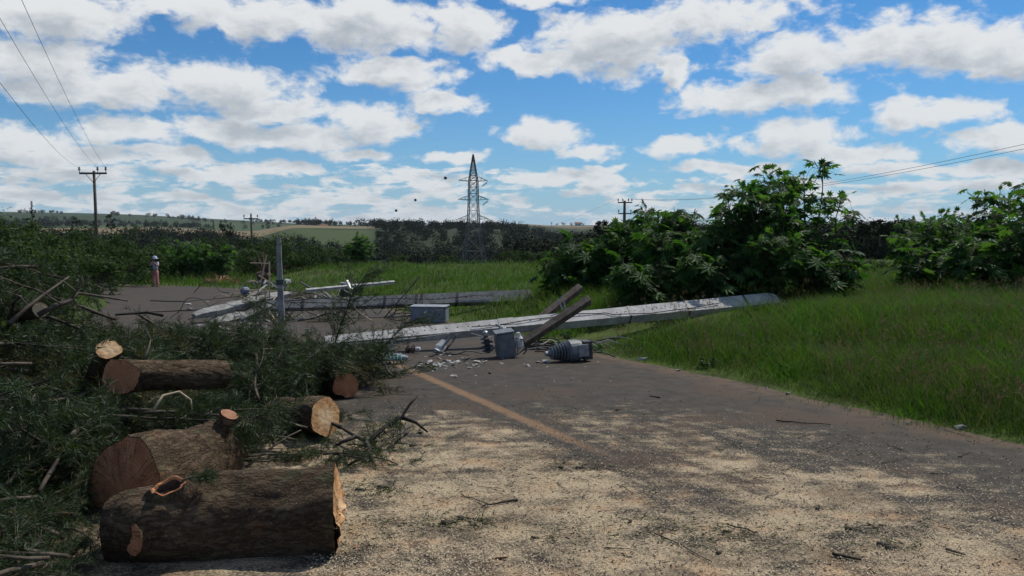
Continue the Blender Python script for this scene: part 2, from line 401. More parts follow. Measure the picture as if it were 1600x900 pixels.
    t.put(bp.inputs['Height'], t.math('ADD', t.math('ADD', t.math('MULTIPLY', n_grain, 0.5), n_fine), t.math('MULTIPLY', dm, t.math('ADD', 0.6, t.noise(q, 14, 5, 0.7)))))
    t.put(b.inputs['Normal'], bp.outputs[0])
material('road_surface', road_mat)

def terrain_mat(t, b):
    pos_ = t.n('ShaderNodeNewGeometry').outputs['Position']
    x, y, z = t.sep(pos_)
    r = t.vec('LENGTH', t.comb(x, y, 0))
    n1 = t.noise(pos_, 1.3, 6, 0.65)
    near = t.mix(t.smooth(n1, 0.35, 0.65), (0.045, 0.055, 0.018), (0.070, 0.105, 0.024))
    near = t.mix(t.smooth(t.noise(pos_, 0.5, 5, 0.6), 0.55, 0.7), near, (0.085, 0.070, 0.038))
    litter = t.mix(t.smooth(t.noise(pos_, 22, 5, 0.7), 0.4, 0.65), (0.030, 0.024, 0.016), (0.085, 0.062, 0.040))
    lat = t.vec('DOT_PRODUCT', pos_, tuple(RN))
    lm = t.math('MULTIPLY', t.smooth(lat, 1.0, -0.4), t.smooth(y, 13, 10))
    near = t.mix(lm, near, litter)
    vo = t.n('ShaderNodeTexVoronoi'); vo.inputs['Scale'].default_value = 0.0035
    t.put(vo.inputs['Vector'], t.vec('MULTIPLY', t.vec('ADD', pos_, t.vec('MULTIPLY', t.noise(pos_, 0.004, 3, 0.5, out='Color'), (260, 260, 0))), (1, 0.55, 0)))
    vr, vg, vb = t.sep(vo.outputs['Color'])
    fld = t.mix(t.smooth(vr, 0.3, 0.7), (0.040, 0.070, 0.022), (0.190, 0.150, 0.085))
    fld = t.mix(t.smooth(vg, 0.62, 0.66), fld, (0.030, 0.052, 0.020))
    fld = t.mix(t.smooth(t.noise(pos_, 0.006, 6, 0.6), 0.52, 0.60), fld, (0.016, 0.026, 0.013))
    woodf = t.mix(t.smooth(n1, 0.35, 0.65), (0.020, 0.030, 0.012), (0.034, 0.048, 0.020))
    rat = t.math('DIVIDE', x, t.math('MAXIMUM', y, 1.0))
    wm = t.math('MAXIMUM', t.smooth(r, 520, 400), t.math('MULTIPLY', t.smooth(r, 1500, 1200), t.smooth(rat, -0.19, -0.165)))
    fld = t.mix(wm, fld, woodf)
    c = t.mix(t.smooth(r, 70, 120), near, fld)
    t.put(b.inputs['Base Color'], c)
    b.inputs['Roughness'].default_value = 0.95
    b.inputs['Specular IOR Level'].default_value = 0.1
    bp = t.n('ShaderNodeBump'); bp.inputs['Strength'].default_value = 0.6; bp.inputs['Distance'].default_value = 0.05
    t.put(bp.inputs['Height'], t.noise(pos_, 9, 6, 0.7))
    t.put(b.inputs['Normal'], bp.outputs[0])
material('terrain', terrain_mat)

# ------------------------------------------------------------------ mesh helpers
class MB:
    def __init__(s): s.V = []; s.F = []; s.n = 0
    def add(s, V, F):
        V = np.asarray(V, dtype=np.float64).reshape(-1, 3)
        if isinstance(F, np.ndarray): s.F.append(F + s.n)
        else:
            by = {}
            for f in F: by.setdefault(len(f), []).append(f)
            for k, fs in by.items(): s.F.append(np.asarray(fs, dtype=np.int64) + s.n)
        s.V.append(V); s.n += len(V)
    def build(s, name, mat=None, parent=None, smooth=False):
        V = np.concatenate(s.V) if s.V else np.zeros((0, 3))
        me = bpy.data.meshes.new(name)
        me.vertices.add(len(V)); me.vertices.foreach_set('co', V.astype(np.float32).ravel())
        nl = sum(f.size for f in s.F); npoly = sum(len(f) for f in s.F)
        me.loops.add(nl); me.polygons.add(npoly)
        me.loops.foreach_set('vertex_index', np.concatenate([f.ravel() for f in s.F]).astype(np.int32))
        tot = np.concatenate([np.full(len(f), f.shape[1]) for f in s.F])
        st = np.concatenate([[0], np.cumsum(tot)[:-1]])
        me.polygons.foreach_set('loop_start', st.astype(np.int32))
        me.polygons.foreach_set('use_smooth', np.full(npoly, bool(smooth)))
        me.update(calc_edges=True)
        me.validate()
        return link(name, me, mat, parent)
    # ---- shapes
    def box(s, c, size, M=None):
        x, y, z = (np.array(size) / 2)
        V = np.array([(-x, -y, -z), (x, -y, -z), (x, y, -z), (-x, y, -z), (-x, -y, z), (x, -y, z), (x, y, z), (-x, y, z)])
        if M is not None: V = V @ np.array(M.to_3x3()).T
        s.add(V + np.array(c), [(3, 2, 1, 0), (4, 5, 6, 7), (0, 1, 5, 4), (1, 2, 6, 5), (2, 3, 7, 6), (3, 0, 4, 7)])
    def beam(s, a, b, wd_, ht, up=(0, 0, 1), wd2=None, ht2=None):
        a, b = Vector(a), Vector(b)
        d = (b - a).normalized(); u = Vector(up); sd_ = d.cross(u).normalized(); u = sd_.cross(d).normalized()
        V = []
        for p, w_, h_ in ((a, wd_, ht), (b, wd2 or wd_, ht2 or ht)):
            for i, j in ((-1, -1), (1, -1), (1, 1), (-1, 1)): V.append(p + sd_ * (i * w_ / 2) + u * (j * h_ / 2))
        s.add([tuple(v) for v in V], [(3, 2, 1, 0), (4, 5, 6, 7), (0, 1, 5, 4), (1, 2, 6, 5), (2, 3, 7, 6), (3, 0, 4, 7)])
    def tube(s, pts, rad, n=6, caps=True):
        pts = [Vector(p) for p in pts]
        if not hasattr(rad, '__len__'): rad = [rad] * len(pts)
        V = []; u = None
        for i, p in enumerate(pts):
            d = (pts[min(i + 1, len(pts) - 1)] - pts[max(i - 1, 0)])
            d = d.normalized() if d.length > 1e-9 else Vector((0, 0, 1))
            if u is None: u = d.orthogonal().normalized()
            u = (u - d * u.dot(d))
            u = u.normalized() if u.length > 1e-6 else d.orthogonal().normalized()
            w_ = d.cross(u)
            for k in range(n):
                a = 2 * math.pi * k / n
                V.append(tuple(p + (u * math.cos(a) + w_ * math.sin(a)) * rad[i]))
        F = [(i * n + k, i * n + (k + 1) % n, (i + 1) * n + (k + 1) % n, (i + 1) * n + k) for i in range(len(pts) - 1) for k in range(n)]
        if caps: F += [tuple(range(n - 1, -1, -1)), tuple(range((len(pts) - 1) * n, len(pts) * n))]
        s.add(V, F)
    def lathe(s, prof, M=None, n=20):
        """prof: (radius, z) pairs along local z"""
        V = []
        for r_, z_ in prof:
            for k in range(n):
                a = 2 * math.pi * k / n
                v = Vector((r_ * math.cos(a), r_ * math.sin(a), z_))
                V.append(tuple(M @ v if M is not None else v))
        m = len(prof)
        F = [(i * n + k, i * n + (k + 1) % n, (i + 1) * n + (k + 1) % n, (i + 1) * n + k) for i in range(m - 1) for k in range(n)]
        F += [tuple(range(n - 1, -1, -1)), tuple(range((m - 1) * n, m * n))]
        s.add(V, F)
    def hull(s, pts):
        bm = bmesh.new()
        for p in pts: bm.verts.new(p)
        bmesh.ops.convex_hull(bm, input=bm.verts)
        bm.verts.ensure_lookup_table()
        used = [v for v in bm.verts if v.link_faces]
        ix = {v: i for i, v in enumerate(used)}
        s.add([tuple(v.co) for v in used], [tuple(ix[v] for v in f.verts) for f in bm.faces])
        bm.free()

def link(name, data, mat=None, parent=None):
    o = bpy.data.objects.new(name, data)
    col.objects.link(o)
    if mat and data is not None: data.materials.append(MATS[mat] if isinstance(mat, str) else mat)
    if parent: o.parent = parent
    return o
def tag(o, label=None, cat=None, group=None, kind=None):
    if label: o['label'] = label
    if cat: o['category'] = cat
    if group: o['group'] = group
    if kind: o['kind'] = kind
    return o
def empty(name, loc=(0, 0, 0), label=None, cat=None, group=None, rot=None):
    o = bpy.data.objects.new(name, None); col.objects.link(o)
    o.empty_display_size = 0.2
    o.location = loc
    if rot is not None: o.rotation_euler = rot
    return tag(o, label, cat, group)
CHILD = {}
def copy_tree(root):
    kids = CHILD.get(root.name) or [c for c in bpy.data.objects if c.parent == root]
    CHILD[root.name] = kids
    r = root.copy(); col.objects.link(r)
    for k in kids:
        c = k.copy(); col.objects.link(c); c.parent = r
    return r
def axis_matrix(origin, axis, roll=0.0):
    z = Vector(axis).normalized()
    q = z.to_track_quat('Z', 'Y')
    return Matrix.Translation(origin) @ q.to_matrix().to_4x4() @ Matrix.Rotation(roll, 4, 'Z')

# ------------------------------------------------------------------ terrain
def sstep(a, b, x):
    t_ = np.clip((x - a) / (b - a), 0, 1)
    return t_ * t_ * (3 - 2 * t_)
HPX = np.array([-900, 0, 120, 220, 300, 390, 460, 560, 700, 800, 1000, 1300, 1600, 2500])
HPY = np.array([330, 334, 335, 337, 341, 345, 349, 352, 353, 353.5, 352, 350, 349, 346])
def hfun(x, y):
    x = np.asarray(x, float); y = np.asarray(y, float)
    r = np.hypot(x, y)
    lat = x * RN.x + y * RN.y
    near = -SLOPE * np.clip(y, -80, 300)
    near = near + 0.62 * sstep(7.0, 11.5, lat) + 0.02 * np.clip(lat - 11, 0, 60)
    near = near + 0.25 * sstep(1.8, 5.0, -lat)
    near = near + 0.55 * sstep(40, 75, y)
    fwd = np.clip(y / np.maximum(r, 1e-6), 0.05, 1)
    px = 800 + FPX * np.where(y > 0, x / np.maximum(y, 0.05 * r + 1e-6), np.sign(x) * 3)
    px = np.clip(px, -900, 2500)
    val = -4.0 - 9.0 * sstep(70, 190, r) - 7.0 * sstep(190, 330, r)
    mid = sstep(380, 470, px) * (1 - 0.75 * sstep(800, 900, px))
    val = val + 18.0 * sstep(330, 680, r) * mid
    val = val + 8 * sstep(90, 200, r) * sstep(820, 1000, px)
    val = val + 4 * sstep(90, 260, r) * (1 - sstep(250, 420, px)) + 7.0 * sstep(240, 420, r) * (1 - sstep(380, 470, px))
    far = CAMH + (350 - np.interp(px, HPX, HPY)) / FPX * np.minimum(r, 2800)
    h = near * (1 - sstep(55, 130, r)) + val * sstep(55, 130, r)
    k = sstep(700, 2600, r)
    h = h * (1 - k) + far * k
    und = 5 * np.sin(x * 0.006 + 1) * np.cos(y * 0.004) * sstep(300, 900, r) * (1 - sstep(1800, 2500, r))
    return h + und
def hz_(x, y): return float(hfun(x, y))

def road_dist0(x, y):
    lat = x * RN.x + y * RN.y
    return np.maximum(lat - EDGE_R, EDGE_L - lat)
def build_terrain():
    rad = np.concatenate([[0.0], np.geomspace(0.8, 4200, 210)])
    na = 420
    # finer in front of the camera
    ang = np.concatenate([np.linspace(-0.9, 0.9, 300), np.linspace(0.9, 2 * math.pi - 0.9, 122)[1:-1]])
    na = len(ang)
    Rr, A = np.meshgrid(rad[1:], ang, indexing='ij')
    X, Y = Rr * np.sin(A), Rr * np.cos(A)
    Z = hfun(X, Y)
    lat = X * RN.x + Y * RN.y
    # shallow roughness away from the road
    off = (np.sin(X * 2.1 + Y) * np.sin(Y * 1.7 - X * 0.6)) * 0.03 * sstep(0, 1.0, np.maximum(lat - 7.1, -0.4 - lat))
    Z = Z - 0.006 - 0.05 * sstep(0.05, 0.6, -road_dist0(X, Y)) + off
    V = np.concatenate([[[0, 0, hz_(0, 0) - 0.05]], np.stack([X, Y, Z], -1).reshape(-1, 3)])
    i, j = np.meshgrid(np.arange(len(rad) - 2), np.arange(na), indexing='ij')
    a = 1 + i * na + j; b = 1 + i * na + (j + 1) % na
    F = np.stack([a, a + na, b + na, b], -1).reshape(-1, 4)
    m = MB(); m.add(V, F[:, ::-1].copy())
    k = np.arange(na)
    m.F.append(np.stack([np.zeros(na, int), 1 + (k + 1) % na, 1 + k], -1)[:, ::-1].copy())
    tag(m.build('ground', 'terrain', smooth=True), kind='structure')
build_terrain()

def build_road():
    # centre line: straight along RD, then bending left about 48 m ahead
    pts = []
    c0 = (EDGE_R + EDGE_L) / 2
    p = RN * c0 - RD * 30
    th = math.atan2(RD.y, RD.x)
    s_ = -30.0
    while s_ < 95:
        pts.append((p.copy(), th))
        st = 0.75
        if 33 < s_ < 55: th += R(62) / (22 / st)
        p = p + Vector((math.cos(th), math.sin(th), 0)) * st
        s_ += st
    hw = (EDGE_R - EDGE_L) / 2
    m = MB(); V = []; nseg = 11
    for i, (p, th) in enumerate(pts):
        nrm = Vector((math.sin(th), -math.cos(th), 0))
        for k in range(nseg + 1):
            u = k / nseg * 2 - 1
            e = hw * u
            if k in (0, nseg): e += (mnoise.noise(Vector((i * 0.5, k, 0))) * 0.18 + mnoise.noise(Vector((i * 0.13, k + 9, 0))) * 0.2)
            q = p + nrm * e
            z = -SLOPE * q.y + 0.012
            if q.y > 30: z = max(z, hz_(q.x, q.y) + 0.012)
            V.append((q.x, q.y, z))
    n = nseg + 1
    F = [(i * n + k, i * n + k + 1, (i + 1) * n + k + 1, (i + 1) * n + k) for i in range(len(pts) - 1) for k in range(nseg)]
    m.add(V, F)
    tag(m.build('road', 'road_surface', smooth=True), kind='structure')
    return pts, hw
ROAD, ROAD_HW = build_road()
RP = np.array([(p.x, p.y) for p, _ in ROAD])
def road_dist(x, y):
    x = np.asarray(x); y = np.asarray(y)
    d = np.full(x.shape, 1e9)
    for k in range(0, len(RP), 2): d = np.minimum(d, np.hypot(x - RP[k, 0], y - RP[k, 1]))
    return d - ROAD_HW

# haze
m = MB(); m.box((0, 0, 20), (9600, 9600, 104))
hzo = m.build('haze')
hm = bpy.data.materials.new('haze'); hm.use_nodes = True
hm.node_tree.nodes.clear()
ho = hm.node_tree.nodes.new('ShaderNodeOutputMaterial')
hp = hm.node_tree.nodes.new('ShaderNodeVolumePrincipled')
hp.inputs['Color'].default_value = (0.80, 0.88, 1.0, 1)
hp.inputs['Density'].default_value = 0.000055
hm.node_tree.links.new(hp.outputs[0], ho.inputs['Volume'])
hzo.data.materials.append(hm)
tag(hzo, kind='stuff')

# ------------------------------------------------------------------ vegetation builders
def tri_leaves(base, dirs, length, width, mb, side=None):
    """thin triangles (needles)"""
    base = np.asarray(base); dirs = np.asarray(dirs)
    n = len(base)
    rv = rng.normal(size=(n, 3))
    s_ = np.cross(dirs, rv); s_ /= np.linalg.norm(s_, axis=1, keepdims=True) + 1e-9
    L = np.asarray(length).reshape(-1, 1); W = np.asarray(width).reshape(-1, 1)
    V = np.stack([base - s_ * W / 2, base + s_ * W / 2, base + dirs * L], 1).reshape(-1, 3)
    mb.add(V, np.arange(3 * n).reshape(n, 3))
def quad_leaves(c, nrm, size, mb, aspect=0.5, droop=0.0):
    """diamond shaped leaves"""
    n = len(c)
    rv = rng.normal(size=(n, 3))
    a = np.cross(nrm, rv); a /= np.linalg.norm(a, axis=1, keepdims=True) + 1e-9
    b = np.cross(nrm, a)
    S = np.asarray(size).reshape(-1, 1)
    V = np.stack([c - a * S / 2, c + b * S * aspect / 2, c + a * S / 2, c - b * S * aspect / 2], 1).reshape(-1, 3)
    mb.add(V, np.arange(4 * n).reshape(n, 4))
def norm(v): return v / (np.linalg.norm(v, axis=-1, keepdims=True) + 1e-9)

def curve_pts(L, n, bend, up, seed):
    r_ = random.Random(seed)
    d = Vector((1, 0, up)).normalized(); p = Vector((0, 0, 0)); out = [p.copy()]
    for i in range(n):
        d = (d + Vector((0, r_.uniform(-bend, bend), r_.uniform(-bend, bend) - 0.05))).normalized()
        p = p + d * (L / n); out.append(p.copy())
    return out

def bough_meshes(seed, L=1.3, ntw=18, upright=False, dens=1.0, tw=0.42):
    """one leafy bough along +x: returns (stem MB, foliage MB)"""
    r_ = random.Random(seed)
    st, fo = MB(), MB()
    pts = curve_pts(L, 9, 0.16, 0.08, seed)
    st.tube(pts, [0.016 * (1 - 0.8 * i / 9) + 0.002 for i in range(10)], 5)
    B, D = [], []
    for k in range(ntw):
        f = 0.18 + 0.82 * k / (ntw - 1)
        i = min(int(f * 9), 8); p = pts[i].lerp(pts[i + 1], f * 9 - i)
        ax = (pts[i + 1] - pts[i]).normalized()
        az_ = r_.uniform(0, 6.283)
        rad_ = Vector((0, math.cos(az_), math.sin(az_) * 0.7))
        d = (ax * r_.uniform(0.5, 1.0) + rad_ * r_.uniform(0.5, 1.0)).normalized()
        l = tw * r_.uniform(0.6, 1.2) * (1.15 - 0.5 * f)
        tp = [p]; q = p.copy()
        for j in range(5):
            d = (d + Vector((r_.uniform(-.15, .15), r_.uniform(-.15, .15), r_.uniform(-.22, .10)))).normalized()
            q = q + d * (l / 5); tp.append(q.copy())
        st.tube(tp, [0.0045, 0.004, 0.0032, 0.0026, 0.002, 0.0014], 4, False)
        nl = int(15 * dens)
        for j in range(nl):
            g_ = 0.12 + 0.88 * (j + r_.random()) / nl
            ii = min(int(g_ * 5), 4); c = tp[ii].lerp(tp[ii + 1], g_ * 5 - ii)
            da = (tp[ii + 1] - tp[ii]).normalized()
            ld = (da * 0.8 + Vector((r_.gauss(0, .6), r_.gauss(0, .6), r_.gauss(0, .5)))).normalized()
            side = ld.cross(Vector((r_.gauss(0, 1), r_.gauss(0, 1), r_.gauss(0, 1)))).normalized()
            fl = r_.uniform(0.07, 0.13)
            for nd in range(5):
                cc = c + ld * (fl * nd / 5)
                for sg in (-1, 1):
                    B.append(tuple(cc)); D.append(tuple((ld * 0.85 + side * sg * 0.6).normalized()))
            B.append(tuple(c + ld * fl * 0.8)); D.append(tuple(ld))
    B, D = np.array(B), np.array(D)
    tri_leaves(B, D, rng.uniform(0.045, 0.085, len(B)), rng.uniform(0.004, 0.0075, len(B)), fo)
    return st, fo

def castor_leaf_arrays():
    """palmate leaf in the xy plane, stalk at the origin, about one unit wide"""
    V = [(0, 0, 0)]; F = []
    lobes = [-140, -95, -52, -17, 17, 52, 95, 140]
    lens = [0.34, 0.45, 0.54, 0.60, 0.60, 0.54, 0.45, 0.34]
    for i, (a, l) in enumerate(zip(lobes, lens)):
        ca, sa = math.cos(R(a)), math.sin(R(a))
        w_ = 0.105 * (l / 0.6) + 0.01
        m_ = 0.45
        k = len(V)
        V += [(ca * l * m_ - sa * w_, sa * l * m_ + ca * w_, 0.0), (ca * l, sa * l, -0.10 * l), (ca * l * m_ + sa * w_, sa * l * m_ - ca * w_, 0.0)]
        F += [(0, k + 2, k + 1), (0, k + 1, k)]
        # fold each lobe a little
        V[k + 1] = (V[k + 1][0], V[k + 1][1], -0.16 * l)
    # webbing between lobes
    for i in range(len(lobes) - 1):
        F.append((0, 1 + i * 3, 1 + (i + 1) * 3 + 2))
    return np.array(V), np.array(F)
CL_V, CL_F = castor_leaf_arrays()

def castor_meshes(seed, height=3.0, nstem=5, spread=0.9, leaf=0.36, nb=4, low=0.25):
    r_ = random.Random(seed)
    st, fo = MB(), MB()
    tips = []
    for s_ in range(nstem):
        a = r_.uniform(0, 6.283); rr = spread * math.sqrt(r_.random())
        p = Vector((0.25 * rr * math.cos(a), 0.25 * rr * math.sin(a), -0.1))
        top = Vector((rr * math.cos(a), rr * math.sin(a), height * r_.uniform(0.55, 1.0)))
        pts = [p.lerp(top, i / 6) + Vector((r_.gauss(0, .04), r_.gauss(0, .04), 0)) * (i > 0) for i in range(7)]
        st.tube(pts, [0.032 - 0.0035 * i for i in range(7)], 6)
        tips.append((pts[-1], (pts[-1] - pts[-2]).normalized(), 1.0))
        for b in range(nb):
            f = r_.uniform(low, 0.92); i = int(f * 6); q = pts[i].lerp(pts[min(i + 1, 6)], f * 6 - i)
            a2 = r_.uniform(0, 6.283); l = r_.uniform(0.35, 0.85) * (1.1 - 0.5 * f) * min(1.0, height / 2.4)
            d = Vector((math.cos(a2), math.sin(a2), r_.uniform(0.35, 1.0))).normalized()
            bp = [q, q + d * l * 0.5 + Vector((0, 0, 0.02)), q + d * l + Vector((0, 0, l * 0.15))]
            st.tube(bp, [0.016, 0.013, 0.009], 5)
            tips.append((bp[-1], d, 0.9))
            tips.append((bp[1], d, 0.8))
    pet = []
    # young upright leaves at the leaders
    for (p, d, sc_) in tips:
        for k in range(3 if sc_ == 1.0 else 1):
            o = (d + Vector((r_.gauss(0, .35), r_.gauss(0, .35), .5))).normalized(); c = p + o * r_.uniform(.08, .22)
            st.tube([p, c], 0.004, 3, False)
            xx = (o + Vector((r_.gauss(0, .3), r_.gauss(0, .3), 0))).normalized(); yy = xx.orthogonal().normalized(); nz = xx.cross(yy)
            fo.add((CL_V * leaf * r_.uniform(.3, .55)) @ np.array([xx, yy, nz]) + np.array(c), CL_F)
    for (p, d, sc_) in tips:
        n = r_.randint(4, 7)
        for k in range(n):
            a = 6.283 * k / n + r_.uniform(-.4, .4)
            el_ = r_.uniform(-0.25, 0.95)
            o = Vector((math.cos(a) * math.cos(el_), math.sin(a) * math.cos(el_), math.sin(el_)))
            l = r_.uniform(0.16, 0.52) * sc_
            c = p - d * r_.uniform(0, 0.2) + o * l + Vector((0, 0, -0.04))
            st.tube([p - d * r_.uniform(0, 0.2), p + o * l * 0.6 + Vector((0, 0, 0.02)), c], [0.006, 0.005, 0.004], 3, False)
            nz = (Vector((0, 0, 1)) + o * r_.uniform(-0.1, 0.9) + Vector((r_.gauss(0, .4), r_.gauss(0, .4), 0))).normalized()
            xx = (o - nz * o.dot(nz)).normalized(); yy = nz.cross(xx)
            M3 = np.array([xx, yy, nz])
            s3 = leaf * r_.choice((0.35, 0.55, 0.75, 0.95, 1.1)) * r_.uniform(0.85, 1.15) * sc_
            fo.add((CL_V * s3) @ M3 + np.array(c), CL_F)
    return st, fo

def shrub_meshes(seed, w=2.0, h=2.0, n=2200, leaf=0.12, nclump=26):
    """rounded uneven shrub: stems and leaf clumps"""
    r_ = random.Random(seed)
    st, fo = MB(), MB()
    C = []
    for k in range(nclump):
        a = r_.uniform(0, 6.283); rr = math.sqrt(r_.random()) * w / 2 * 0.9
        zz = h * (0.15 + 0.8 * r_.random() ** 0.8) * (1.05 - 0.5 * (rr / (w / 2)) ** 2)
        c = Vector((rr * math.cos(a), rr * math.sin(a), zz))
        C.append((c, r_.uniform(0.14, 0.30) * min(w, h)))
        b = Vector((c.x * 0.2, c.y * 0.2, -0.05))
        st.tube([b, b.lerp(c, 0.5) + Vector((0, 0, 0.06 * h)), c], [0.03, 0.018, 0.006], 4, False)
    per = n // nclump
    P_, N_ = [], []
    for c, rad_ in C:
        v = norm(rng.normal(size=(per, 3)))
        rr = rad_ * rng.uniform(0.35, 1.1, (per, 1))
        P_.append(np.array(c) + v * rr * np.array([1, 1, 0.75]))
        N_.append(norm(v * 0.6 + np.array([0, 0, 0.7]) + rng.normal(0, .5, (per, 3))))
    P_, N_ = np.concatenate(P_), np.concatenate(N_)
    P_[:, 2] = np.maximum(P_[:, 2], 0.02)
    quad_leaves(P_, N_, rng.uniform(0.6, 1.3, len(P_)) * leaf, fo, 0.5)
    return st, fo

def plant(name, st, fo, leafm, stemm, label, cat, group=None, stem_name='stem', fol_name='foliage'):
    root = empty(name, (0, 0, 0), label, cat, group)
    st.build(stem_name, stemm, root, smooth=True)
    fo.build(fol_name, leafm, root)
    return root
def place(root, used, loc, rz=0.0, sc_=1.0, label=None, group=None, rot=None):
    o = root if not used else copy_tree(root)
    o.location = loc
    o.rotation_euler = rot if rot is not None else (0, 0, rz)
    o.scale = (sc_, sc_, sc_) if not isinstance(sc_, tuple) else sc_
    if label: o['label'] = label
    if group: o['group'] = group
    return o

# ------------------------------------------------------------------ far woods (one mass), far trees
def crown_points(n, w, h):
    v = norm(rng.normal(size=(n, 3)))
    lump = 1 + 0.25 * np.sin(v[:, :1] * 5 + 1.3) * np.cos(v[:, 1:2] * 6) + 0.18 * np.sin(v[:, 2:] * 9)
    p = v * lump * rng.uniform(0.72, 1.05, (n, 1)) * np.array([w / 2, w / 2, h / 2])
    return p, v
def build_woods():
    mb = MB()
    cnt = 0
    spots = []
    tries = 0
    while cnt < 3300 and tries < 60000:
        tries += 1
        px = rng.uniform(-350, 1750); r_ = 100 * (9.0 ** rng.random())
        y = r_ / math.hypot(1, (px - 800) / FPX); x = (px - 800) / FPX * y
        r_ = math.hypot(x, y)
        if px < 800 and r_ < 215: continue                   # open ground round the pylon
        if 690 < px < 790 and r_ < 275: continue
        if px < 430 and not (300 < r_ < 520): continue
        if px < 430 and math.sin(px * 0.021 + r_ * 0.03) < -0.35: continue
        if 430 <= px < 500 and not (240 < r_ < 480): continue
        if 490 < px < 588 and 440 < r_ < 760: continue
        if px < 560 and r_ > 760: continue   # the pale field on the slope
        if 630 < px < 690 and 430 < r_ < 480: continue
        if px > 800 and r_ > 720: continue
        if px >= 800 and r_ < 125: continue
        spots.append((x, y, r_)); cnt += 1
    # tree clumps and hedgerows on the far hills
    k_ = 0
    while k_ < 520:
        px = rng.uniform(-200, 640); r_ = rng.uniform(900, 2500); y = r_ / math.hypot(1, (px - 800) / FPX); x = (px - 800) / FPX * y
        nz = mnoise.noise(Vector((x * 0.004, y * 0.0022, 4)))
        if abs(nz) > 0.035 and nz < 0.34: continue
        spots.append((x, y, r_)); k_ += 1
    for x, y, r_ in spots:
        h = rng.uniform(6.5, 11) * (1.0 if r_ > 250 else 0.75); w_ = h * rng.uniform(0.55, 0.95)
        n = int(np.clip(70000 / r_, 60, 420))
        p, v = crown_points(n, w_, h * 0.8)
        p = p + np.array([x, y, hz_(x, y) + h * 0.55])
        quad_leaves(p, norm(v + rng.normal(0, .25, v.shape)), rng.uniform(0.7, 1.4, n) * (0.34 + min(r_, 1400) / 800), mb, 0.75)
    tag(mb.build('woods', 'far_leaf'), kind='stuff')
build_woods()

def tree_meshes(seed, h, w, trunk_h, n=500, leaf=0.5, shape='round'):
    r_ = random.Random(seed)
    tr, cr = MB(), MB()
    tr.tube([(0, 0, -0.5), (0.05 * h * r_.uniform(-.5, .5), 0, trunk_h * 0.6), (0, 0, trunk_h), (0, 0, h * 0.9)], [0.03 * h, 0.022 * h, 0.016 * h, 0.004 * h], 7)
    cl = []
    for k in range(13):
        if shape == 'tall':
            f = k / 12; z = trunk_h + (h - trunk_h) * f; rr = w / 2 * (1 - f) * r_.uniform(.35, 1); a = k * 2.4
            cl.append((Vector((rr * math.cos(a), rr * math.sin(a), z)), w * 0.20 * (1.15 - 0.7 * f)))
        else:
            a = r_.uniform(0, 6.283); rr = w / 2 * math.sqrt(r_.random()) * 0.75; f = r_.random()
            cl.append((Vector((rr * math.cos(a), rr * math.sin(a), trunk_h + (h - trunk_h) * (0.1 + 0.8 * f))), w * r_.uniform(0.15, 0.26)))
    for c, rr in cl:
        base = Vector((0, 0, min(c.z * 0.75, h * 0.8)))
        tr.tube([base, base.lerp(c, 0.6), c], [0.009 * h, 0.006 * h, 0.002 * h], 4, False)
        k = n // 13
        v = norm(rng.normal(size=(k, 3)))
        p = np.array(c) + v * rr * rng.uniform(0.3, 1.05, (k, 1)) * np.array([1, 1, 0.7])
        quad_leaves(p, norm(v + rng.normal(0, .6, v.shape)), rng.uniform(.6, 1.3, k) * leaf, cr, 0.6)
    return tr, cr
def far_tree(px, base_y, top_y, D, wpx, label, seed, shape='round', trunk=0.3, group='far trees on the skyline', n=420):
    h = (base_y - top_y) / FPX * D; w_ = wpx / FPX * D
    tr, cr = tree_meshes(seed, h, w_, h * trunk, n, w_ * 0.11, shape)
    root = empty('tree', P(px, base_y, D), label, 'tree', group)
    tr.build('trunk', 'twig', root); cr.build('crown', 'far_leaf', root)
far_tree(52, 372, 316, 150, 17, 'tall slim lone tree standing up from the scrub at far left', 1, 'tall', 0.3)
far_tree(174, 372, 335, 120, 18, 'small tree just right of the far timber power pole', 2, 'round', 0.3)
far_tree(147, 372, 344, 125, 16, 'low tree just left of the far timber power pole', 3)
far_tree(355, 380, 348, 140, 26, 'rounded tree left of the small far pole', 4)
far_tree(334, 372, 347, 170, 10, 'narrow tree at the edge of the valley fields', 5, 'tall')
far_tree(120, 360, 337, 260, 14, 'bushy tree in the field hedge at far left', 6)
far_tree(765, 362, 346, 500, 15, 'rounded tree on the wooded ridge right of the pylon', 7)
far_tree(787, 362, 342, 500, 7, 'narrow pointed tree on the ridge right of the pylon', 8, 'tall')
far_tree(753, 362, 348, 520, 8, 'small tree on the ridge close behind the pylon', 9)
for i, (px, tp, w_) in enumerate(((862, 347, 5), (870, 348, 6), (880, 348, 9), (893, 347, 8), (900, 347, 5), (910, 348, 7), (822, 350, 4))):
    far_tree(px, 354.5, tp, 820, w_, 'tiny dark tree in the row beside the white farmhouse on the horizon', 20 + i, 'round', 0.35, 'trees in a row beside the far farmhouse', 160)
for i, (px, tp, w_, D) in enumerate(((938, 344, 30, 130), (962, 347, 22, 120), (1015, 340, 24, 90), (1375, 342, 40, 90), (1400, 340, 34, 95), (1350, 346, 30, 85))):
    far_tree(px, 378, tp, D, w_, ('dark tree left of the far double crossarm pole', 'dark tree at the foot of the far double crossarm pole', 'dark feathery tree right of the double crossarm pole',
             'dark tree seen through the gap between the castor clumps', 'second dark tree right in the gap between the castor clumps', 'low dark tree behind the edge of the tall castor clump')[i], 40 + i, 'round', 0.25, 'dark trees behind the castor plants', 700)

